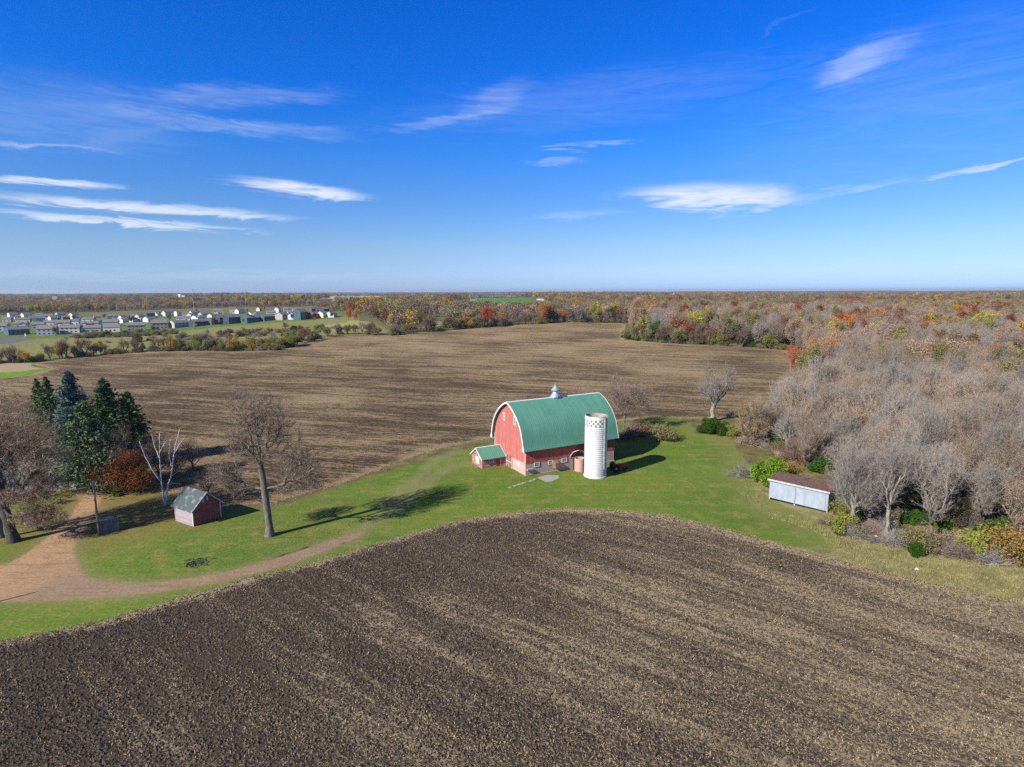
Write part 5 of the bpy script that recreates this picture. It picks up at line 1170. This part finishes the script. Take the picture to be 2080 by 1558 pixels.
# ------------------------------------------------------------------ housing estate
WC = {'w': ('white', (.72, .72, .70)), 'b': ('pale blue', (.46, .54, .62)), 't': ('dark teal', (.07, .13, .17)), 'n': ('navy', (.05, .07, .12)), 'g': ('grey', (.46, .46, .48)), 'l': ('lavender grey', (.42, .41, .48)),  # teal and navy put the shade of the fronts into the wall colour
      'c': ('cream', (.62, .56, .42)), 'o': ('taupe', (.42, .37, .34)), 'k': ('brown', (.24, .16, .11))}
WM = {k: worn('siding_'+v[0].replace(' ', '_'), v[1], tuple(x*.88 for x in v[1])) for k, v in WC.items()}
RM = [worn('shingle_%s' % n, a, b) for n, a, b in (('greybrown', (.19, .17, .162), (.24, .215, .20)), ('slate', (.13, .14, .16), (.18, .19, .21)), ('brown', (.26, .16, .10), (.22, .14, .09)), ('olive', (.17, .15, .09), (.20, .175, .11)))]
RN = ['grey brown', 'slate', 'brown', 'olive brown']
ROWS = {
 'front row': [(0,10,656,673,'b',0,24),(19,61,663,680,'t',0,48),(75,114,661,681,'l',0,24),(122,162,660,677,'w',0,24),(165,205,661,675,'g',0,26),(210,244,660,674,'w',0,24),(257,296,655,672,'o',0,30),(307,341,650,668,'o',0,30),
   (352,387,650,665,'g',0,50),(393,427,648,662,'n',0,50),(428,446,645,659,'t',0,58),(446,461,639,656,'n',0,55),(462,493,638,657,'n',0,50),(498,532,640,655,'t',0,50),(533,564,638,651,'t',0,50),(570,592,634,649,'o',0,60),
   (599,611,635,649,'b',0,60),(606,632,628,649,'t',0,60),(635,656,633,646,'k',0,60),(657,668,632,645,'c',1,50),(676,687,632,644,'w',0,70)],
 'second row': [(11,19,659,670,'b',1,50),(30,54,654,664,'g',0,30),(64,90,654,668,'g',0,30),(88,109,651,662,'w',0,24),(112,142,650,665,'b',0,25),(143,160,648,660,'w',1,22),(164,200,653,664,'g',0,24),(198,219,646,660,'b',1,35),
   (209,241,649,663,'g',0,25),(250,262,645,656,'w',0,55),(271,281,645,654,'w',1,55),(288,297,644,653,'w',0,55),(300,314,643,654,'w',0,60),(315,341,647,659,'o',1,30),(357,387,642,652,'w',0,24),(396,419,640,650,'w',0,50),(388,397,636,646,'b',0,60),
   (431,440,637,647,'c',0,60),(508,535,633,643,'w',0,50),(541,562,631,641,'w',0,24),(586,597,631,639,'w',0,24),(630,650,624,633,'t',0,50),(655,672,624,633,'n',0,50)],
 'back rows': [(5,22,644,654,'c',0,24),(21,38,634,648,'w',1,50),(32,61,645,656,'c',3,24),(49,66,635,648,'w',0,55),(66,92,642,655,'b',1,40),(73,87,636,646,'w',1,24),(88,107,638,649,'o',2,24),(104,118,641,653,'w',0,50),(118,135,634,646,'b',1,50),
   (128,143,641,650,'k',2,45),(148,161,635,648,'w',2,60),(166,190,645,654,'w',0,24),(191,205,639,649,'b',0,40),(218,243,638,648,'g',0,35),(249,260,640,653,'w',1,55),(265,280,639,646,'w',0,24),(281,297,638,648,'g',1,55),(298,316,632,643,'t',1,40),
   (316,332,631,641,'b',0,50),(334,357,631,642,'c',0,60),(360,369,631,642,'w',0,50),(370,384,634,643,'c',2,24),(389,402,631,641,'b',0,50),(408,428,634,644,'g',0,50),(433,455,628,637,'g',0,24),(466,480,624,637,'c',2,24),(482,501,627,637,'w',1,60),
   (526,535,624,632,'c',3,60),(564,574,624,635,'w',1,65),(576,586,625,633,'g',0,24),(594,604,626,633,'w',0,24)]}
ORD = ['first','second','third','fourth','fifth','sixth','seventh','eighth','ninth','tenth','eleventh','twelfth','thirteenth','fourteenth','fifteenth','sixteenth','seventeenth','eighteenth','nineteenth','twentieth','twenty-first','twenty-second','twenty-third','twenty-fourth','twenty-fifth','twenty-sixth','twenty-seventh','twenty-eighth','twenty-ninth','thirtieth','thirty-first','thirty-second']
for row, hs in ROWS.items():
    hs = sorted(hs)
    for i, (x0, x1, yt, yb, wc, rc_, ph_) in enumerate(hs):
        p = at((x0+x1)/2, yb); dep = p.y*math.cos(PITCH)+(CAMH-p.z)*math.sin(PITCH); L = (x1-x0)*dep/FPX; Ht = (yb-yt)*dep/FPX
        L = max(6.5, L*.83/max(.75, math.cos(R(max(0, ph_-38))))); D = 8.5 if row == 'front row' else 8.0; rh = min(2.6, Ht*.33); ph_ += 9 if ph_ >= 48 else 0; wh = max(2.7, Ht-rh)
        c_ = (p.x+math.cos(R(ph_+90))*D/2, p.y+math.sin(R(ph_+90))*D/2)
        wins = [(a, z, 1.1, 1.1) for a in np.arange(-L/2+1.8, L/2-1.2, 2.9) for z in ([.9] if wh < 4 else [.9, 3.3])] if row == 'front row' else ([(a, .9, 1.1, 1.1) for a in (-L*.25, L*.25)])
        gar = (L*.2*(1 if i % 2 else -1), WM['w' if wc in 'wgb' else wc]) if row != 'front row' and L > 9 and i % 3 != 2 else None
        gable_house('house', c_[0], c_[1], R(ph_), L, D, wh, rh, WM[wc], RM[rc_], '%s estate house with %s roof, %s from the left in %s' % (WC[wc][0], RN[rc_], ORD[i], row),
                    'house', wins, .3, 'houses of the estate', gar=gar)
# estate trees and hydrant marker
for i, (px, py, c, s_) in enumerate([(58,662,'ygreen',.35),(45,655,'olive',.4),(150,651,'crimson',.45),(168,652,'crimson',.4),(213,646,'red',.4),(288,642,'red',.3),(344,652,'ygreen',.5),(400,634,'red',.4),(420,640,'crimson',.4),(503,648,'ygreen',.45),(512,655,'green',.5),
     (618,651,'green',.55),(633,649,'crimson',.3),(614,625,'yellow',.6),(594,650,'brown',.4),(579,649,'ygreen',.3),(674,647,'green',.45),(708,650,'orange',.65),(722,652,'orange',.5),(397,668,'gold',.35),(283,661,'orange',.25),(190,672,'brown',.45),(178,668,'brown',.35),(95,668,'orange',.3)]):
    p = at(px, py); place(AT[c], p.x, p.y, s_, name='yard_tree', label='small %s garden tree among the estate houses' % CN.get(c, c), group='small %s garden trees' % CN.get(c, c))
for i in range(46):
    row, hs = random.choice(list(ROWS.items())); h_ = random.choice(hs); c = random.choice(['brown', 'olive', 'crimson', 'tan', 'mauve', 'ygreen', 'dgreen'])
    p = at(h_[1]+1.5, h_[3]-random.uniform(-.6, 2.5)); place(AT[c], p.x+random.uniform(-2, 2), p.y+random.uniform(-1, 5), random.uniform(.28, .5), name='yard_tree', label='small %s garden tree among the estate houses' % CN.get(c, c), group='small %s garden trees' % CN.get(c, c))
p = at(52, 686); mk = MB().box(-.35, .35, -.05, .05, 1.2, 3.0); tag(mk.build('marker_sign', mat('sign_yellow', lambda q: (.75, .65, .03)), None, p), 'tiny yellow sign on the lawn beside the estate road', 'sign')
# hedgerows: individual small trees on the field borders
HG = {'dark': make_tree(901, 8, 3.6, 420, twm=TW_DARK, twigs=9, tf=.08, leaves=700, ls=.28, leaf='brown', bark=BARK_DARK), 'grey': make_tree(902, 8, 3.3, 420, twm=TW_GREY, twigs=9, tf=.08, leaves=250, ls=.25, leaf='greyb', bark=BARK_DARK),
      'olive': make_tree(903, 7, 3.4, 300, twm=TW_DARK, twigs=8, tf=.06, leaves=2000, ls=.33, leaf='olive', bark=BARK_DARK), 'ygreen': make_tree(904, 7, 3.4, 300, twm=TW_DARK, twigs=8, tf=.06, leaves=2000, ls=.33, leaf='ygreen', bark=BARK_DARK),
      'gold': make_tree(905, 7, 3.2, 300, twm=TW_DARK, twigs=8, tf=.08, leaves=1500, ls=.3, leaf='gold', bark=BARK_DARK), 'mauve': make_tree(906, 7, 3.2, 380, twm=TW_PURP, twigs=9, tf=.05, leaves=500, ls=.25, leaf='mauve', bark=BARK_DARK)}
HLAB = {'dark': 'dark brown', 'grey': 'grey leafless', 'olive': 'olive', 'ygreen': 'yellow green', 'gold': 'golden brown', 'mauve': 'mauve leafless'}
def hedge(line, step, kinds, lab, cnt=1, spread=3.0, sc=(.7, 1.15)):
    P = [np.array(tuple(at(*q_))[:2]) for q_ in line]
    for a, b in zip(P[:-1], P[1:]):
        L = np.linalg.norm(b-a); n = max(1, int(L/step))
        for k in range(n):
            for _ in range(cnt):
                c = a+(b-a)*(k+random.random())/n+rng.normal(size=2)*spread*.5
                if inside(FF, c)[0]: c = c+np.array([-.3, 1.0])*3.5
                if inside(FF, c)[0] or inside(NF, c)[0]: continue
                kd = random.choice(kinds); place(HG[kd], c[0], c[1], random.uniform(*sc), name='hedge_tree', label='%s small tree %s' % (HLAB[kd], lab), group='%s trees %s' % (HLAB[kd], lab))
hedge([(-10,738),(60,737),(112,729),(200,720),(300,713),(380,711)], 3.6, ['dark','grey','mauve','dark','gold','olive'], 'in the hedge below the estate meadow', 1, 3.5, (.6, 1.2))
hedge([(110,729),(180,722)], 5, ['gold','dark','olive'], 'in the hedge below the estate meadow', 1, 3, (1.0, 1.4))
hedge([(385,711),(480,713),(560,710),(600,700)], 5.0, ['ygreen','olive','ygreen','grey','gold','olive'], 'in the willow thicket left of the far field', 2, 9, (.7, 1.2))
hedge([(380,698),(470,698),(560,695),(620,688)], 8.0, ['ygreen','olive','grey','mauve','grey'], 'in the willow thicket left of the far field', 1, 9, (.7, 1.2))
hedge([(600,700),(655,686),(700,679),(800,682),(870,675)], 6, ['dark','grey','mauve','dark','olive'], 'along the upper left border of the far field', 1, 4, (.8, 1.25))
hedge([(760,672),(850,668),(930,662)], 8, ['dark','grey','mauve','grey'], 'on the rise beyond the far field', 2, 14, (1.0, 1.5))
hedge([(860,675),(950,667),(1050,659),(1150,654),(1270,656)], 7, ['dark','mauve','olive','gold','grey','dark'], 'lining the far end of the far field', 1, 3, (.9, 1.5))
hedge([(1268,690),(1350,697),(1450,702),(1590,711)], 4.2, ['dark','grey','olive','mauve','ygreen','dark'], 'lining the corner wood right of the far field', 1, 3, (.9, 1.5))
for i, (px, py) in enumerate([(1272,688),(1290,690),(1345,695),(1358,697),(1420,700),(1480,703),(1497,704),(1512,705),(1528,706),(1545,707),(1562,708),(1580,709)]):
    p = at(px, py-1.5); place(BU['green'], p.x, p.y+1, .75+.3*random.random(), name='evergreen_shrub', label='dark green shrub under the trees of the corner wood border', cat='shrub', group='dark green shrubs of the corner wood')
hedge([(330,686),(440,678),(560,672),(640,668)], 17, ['grey','dark','gold','mauve','olive'], 'scattered in the rough meadow below the estate', 1, 12, (.45, .8))
hedge([(180,677),(260,678),(340,674)], 11, ['dark','mauve','gold'], 'scattered in the rough meadow below the estate', 1, 5, (.35, .6))
HBC = tcoll('hedge_src', [BU[k].crown for k in ('grey', 'tan', 'purple', 'dark', 'olive', 'brown', 'green')])
hp = []
for ln, st, sp_ in (([(-10,739),(112,731),(200,721),(300,714),(390,712),(560,711)], 1.3, 1.6), ([(560,711),(600,702),(655,686),(700,679),(800,682),(950,667),(1150,654),(1270,655)], 2.2, 2.0), ([(1268,689),(1350,696),(1450,701),(1592,710)], 1.6, 1.5),
                    ([(380,706),(470,705),(560,700),(610,693)], .8, 10), ([(330,690),(450,684),(560,676),(650,670)], .8, 15), ([(170,684),(260,682),(350,680)], 1.0, 6), ([(200,678),(300,677),(350,674)], 2, 3)):
    Q_ = [np.array(tuple(at(*q_))[:2]) for q_ in ln]
    for a, b in zip(Q_[:-1], Q_[1:]):
        m = int(np.linalg.norm(b-a)/st); hp.append(a+(b-a)*rng.random((m, 1))+rng.normal(size=(m, 2))*sp_)
hp = np.vstack(hp); hp = hp[(sdist(FF, hp)[0] < -.6)]
stuff('hedge_brush', np.column_stack([hp, hgt(hp[:, 0], hp[:, 1])]), HBC, rng.choice(7, len(hp), p=[.2,.14,.2,.2,.14,.09,.03]), .6+.8*rng.random(len(hp)), label='low tangled brush along the hedges and in the rough meadow', cat='brush')
# ------------------------------------------------------------------ distant landmarks
def mast(px, py, top, r, lab, kind):
    p = at(px, py); d = fw+crt*((px-CX)/FPX)+cup*(-(top-CY)/FPX); H = CAMH+d.z*p.y/d.y-p.z; o = empty('radio_mast', p); tag(o, lab, 'mast')
    MB().tube([(0, 0, 0), (0, 0, H)], [r, r*.6], 6).build('shaft', GALV, o)
    for k in range(kind): MB().lathe([(r*2.6, H-2.5-k*5), (r*2.6, H-.6-k*5)], 8, caps=True).build('antenna', GALV, o)
mast(395, 640, 586, .26, 'tall dark radio mast with two antenna tiers above the estate', 2); mast(501, 640, 588, .26, 'thin pale radio mast right of the antenna tiered mast', 1)
mast(681, 618, 597, .35, 'faint pale mast near the horizon right of the estate', 0)
LAND = [(113,612,9,7,'w','white barn in the woods beyond the left end of the estate'),(138,614,14,4,'b','pale blue house right of the white barn beyond the estate'),(365,606,4,6,'w','tiny white church on the horizon left of the antenna mast'),
 (372,606,6,3,'w','low white building beside the tiny white church'),(540,609,3,7,'c','small pale silo house on the horizon above the estate'),(680,608,12,3,'w','long low white building by the distant tan field'),(962,608,13,4,'g','grey roofed farm building at the green distant field'),
 (1097,608,13,7,'w','bright white farmhouse on the distant hill above the far field'),(1237,607,5,4,'w','small white shed left of the distant dairy farm'),(1255,605,17,5,'w','long white dairy barn on the distant hill'),(1300,607,7,3,'w','white building right of the distant dairy silo'),
 (1373,602,5,4,'w','small white house below the water tower'),(1621,615,5,5,'w','tiny white house among the distant right woods'),(2063,600,5,3,'w','tiny white roof near the horizon at the far right'),(1432,604,14,3,'o','brown roofed house at the horizon on the right')]
for px, py, w_, h_, wc, lab in LAND:
    p = at(px, py+2); dep = p.y; L = w_*dep/FPX; H = max(4.5, h_*dep/FPX)*(.75 if dep < 1900 else 1)+(0 if dep < 1900 else 9)
    gable_house('farm_building', p.x, p.y, R(8), L, L*.6, H*.72, H*.28, WM[wc], RM[0] if w_ > 8 else WM[wc], lab, 'building', ov=.5)
def tank(px, py, top, r, lab, nm, cat):
    p = at(px, py); d = fw+crt*((px-CX)/FPX)+cup*(-(top-CY)/FPX); H = CAMH+d.z*p.y/d.y-p.z; o = empty(nm, p); tag(o, lab, cat); R_ = r*p.y/FPX
    if nm == 'water_tower':
        MB().lathe([(R_*.3, 0), (R_*.22, H-2.2*R_)], 10).build('shaft', WHITE, o); MB().lathe([(.1, H-2.3*R_), (R_*.8, H-1.7*R_), (R_, H-R_), (R_*.7, H-.25*R_), (.05, H)], 14).build('tank', WHITE, o, smooth=True)
    else: MB().lathe([(R_, 0), (R_, H-R_*.5), (R_*.6, H-.1*R_), (.05, H)], 12).build('shell', WHITE, o)
tank(1272,612,599,1.3,'slim white silo at the right end of the distant dairy barn','distant_silo','silo')
tank(1369,606,595,3,'round white water tower on the horizon right of the dairy farm','water_tower','water tower'); tank(1360,606,597,1.5,'small white tank left of the round water tower','water_tower','water tower')
tank(2017,604,594,2.5,'small white water tower at the far right horizon','water_tower','water tower')
# ------------------------------------------------------------------ grass, stubble, clods
def wav(P, rot, a, b): 
    c, s = math.cos(R(rot)), math.sin(R(rot)); u_ = P[:, 0]*c-P[:, 1]*s; v_ = P[:, 0]*s+P[:, 1]*c
    return np.sin(u_/a*6.28+2*np.sin(v_/b*2.1))*.5+np.sin(v_/b*6.28+1.5*np.sin(u_/a*4)+1)*.5
def mass(name, Vv, Ff, m, label, cat): tag(link(name, mesh_np(name, Vv, Ff if isinstance(Ff, list) else [Ff], m)), label, cat, kind='stuff')
rs = np.random.default_rng(77)
STR = leafmat('straw', (.50, .39, .23), (.38, .28, .16), .1, 0); GRASSY = leafmat('tall_grass', (.24, .23, .085), (.44, .37, .19), .3, 0)
n = 430000; P = np.column_stack([rs.uniform(-62, 82, n), 36+62*rs.random(n)**1.25]); P = P[(np.abs(P[:, 0]) < .9*P[:, 1]+6)]
d = sdist(NF, P)[0]
dens = .13+.40*np.clip(wav(P, 39, 30, 4.3), 0, 1)**1.5+.30*np.clip(wav(P, 38, 13, 1.5), 0, 1)+.42*sst(-25, 30, P[:, 0])-.16*sst(-8, -45, P[:, 0])+.65*np.exp(-((d-.5)/1.0)**2)
k = (d > -.5*rs.random(len(P))) & (rs.random(len(P)) < dens*.75); S = P[k]
a = rs.normal(.68, .8, len(S)); L = .035+.10*rs.random(len(S))**2; w_ = .011+.016*rs.random(len(S)); z = hgt(S[:, 0], S[:, 1])+.015+.06*rs.random(len(S)); dz = rs.normal(size=len(S))*.035
ca, sa = np.cos(a), -np.sin(a)
Vv = np.stack([np.column_stack([S[:, 0]-ca*L-sa*w_, S[:, 1]-sa*L+ca*w_, z-dz]), np.column_stack([S[:, 0]-ca*L+sa*w_, S[:, 1]-sa*L-ca*w_, z-dz]), np.column_stack([S[:, 0]+ca*L+sa*w_, S[:, 1]+sa*L-ca*w_, z+dz]), np.column_stack([S[:, 0]+ca*L-sa*w_, S[:, 1]+sa*L+ca*w_, z+dz])], 1).reshape(-1, 3)
mass('corn_residue', Vv, np.arange(len(Vv)).reshape(-1, 4), [STR], 'pale corn stalk litter strewn over the near tilled field', 'crop residue')
SOILM = worn('soil_clod', (.035, .027, .023), (.13, .098, .075), (1, 1, 1), 4)
n = 170000; P = np.column_stack([rs.uniform(-60, 80, n), 36+55*rs.random(n)**1.3]); P = P[(np.abs(P[:, 0]) < .9*P[:, 1]+5) & (sdist(NF, P)[0] > .3)]
oc = np.array([(1,0,0),(0,1,0),(-1,0,0),(0,-1,0),(0,0,1),(0,0,-.6)]); of = np.array([(0,1,4),(1,2,4),(2,3,4),(3,0,4),(1,0,5),(2,1,5),(3,2,5),(0,3,5)])
sz = .04+.13*rs.random(len(P))**2.2; Cc = np.column_stack([P, hgt(P[:, 0], P[:, 1])+sz*.15]); Vv = Cc[:, None]+oc[None]*sz[:, None, None]*(.6+.8*rs.random((len(P), 6, 1)))*np.array([1, 1, .75]); 
t = rs.random(len(P))*6.28; X_ = Vv-Cc[:, None]; Vv = Cc[:, None]+np.stack([X_[..., 0]*np.cos(t)[:, None]-X_[..., 1]*np.sin(t)[:, None], X_[..., 0]*np.sin(t)[:, None]+X_[..., 1]*np.cos(t)[:, None], X_[..., 2]], -1)
mass('soil_clods', Vv.reshape(-1, 3), (np.arange(len(P))[:, None, None]*6+of[None]).reshape(-1, 3), [SOILM], 'dark turned clods of earth covering the near tilled field', 'soil')
def blades(P, h, rs, sp_=.12, per=7, w=.02):
    Q = np.repeat(P, per, 0)+rs.normal(size=(len(P)*per, 2))*sp_; A = np.column_stack([Q, hgt(Q[:, 0], Q[:, 1])-.02]); D = np.column_stack([rs.normal(size=(len(Q), 2))*.3, np.ones(len(Q))])*(np.repeat(h, per)*(.5+.7*rs.random(len(Q))))[:, None]
    return ribbons(A, D, w, rs)
VG = poly([(1530,960),(1555,1000),(1545,1035),(1640,1052),(1700,1085),(1760,1100),(1860,1118),(2000,1140),(2120,1160),(2300,1230),(2120,1236),(2000,1205),(1860,1180),(1760,1150),(1700,1120),(1660,1085),(1560,1050),(1500,1000),(1480,905),(1400,885),(1440,880),(1520,900)])
n = 60000; P = np.column_stack([rs.uniform(25, 95, n), rs.uniform(55, 140, n)]); d1 = sdist(VG, P)[0]; P = P[(d1 > 0) & (rs.random(n) < .8)]
P = P[(P[:, 1] < 100) | (rs.random(len(P)) < .25)]; vx, vf = blades(P, .16+.30*rs.random(len(P))*sst(112, 80, P[:, 1]), rs, .18, 5, .028)
mass('tall_grass', vx, vf, [GRASSY], 'rough tall grass between the tilled field and the wood on the right', 'grass')
# straw coloured fringe where lawn meets tillage
def fringe(Pl, step, sp_):
    out = []
    for a, b in zip(Pl, np.roll(Pl, -1, 0)):
        L = np.linalg.norm(b-a)
        if a[1] < 38 or L > 30 or a[1] > 170 or a[0] < -90: continue
        m = int(L/step); t = rs.random(m)[:, None]; out.append(a+(b-a)*t+rs.normal(size=(m, 2))*sp_*(.4+.9*abs(math.sin(a[0]*.35))))
    return np.vstack(out)
P = np.vstack([fringe(NF, .05, .38), fringe(FF[FF[:, 1] < 170], .07, .5)]); vx, vf = blades(P, .10+.14*rs.random(len(P)), rs, .12, 3, .022)
mass('dry_grass_fringe', vx, vf, [STR], 'ragged fringe of dry straw where the lawn meets the tilled fields', 'dry grass')
# fallen leaves under the elm and the old tree
n = 6500; c1 = np.column_stack([-34+rs.normal(size=n)*9, 85+rs.normal(size=n)*8]); c2 = np.column_stack([-66+rs.normal(size=n)*9, 88+rs.normal(size=n)*8]); P = np.vstack([c1, c2]); P = P[(sdist(NF, P)[0] < 0) & (sdist(FF, P)[0] < 0)]
v4, f4 = cards(np.column_stack([P, hgt(P[:, 0], P[:, 1])+.05]), .085, rs, .8); mass('fallen_leaves', v4, f4, [LEAF['litter']], 'brown fallen leaves scattered on the lawn under the yard trees', 'leaves')
print('objects', len(bpy.data.objects))
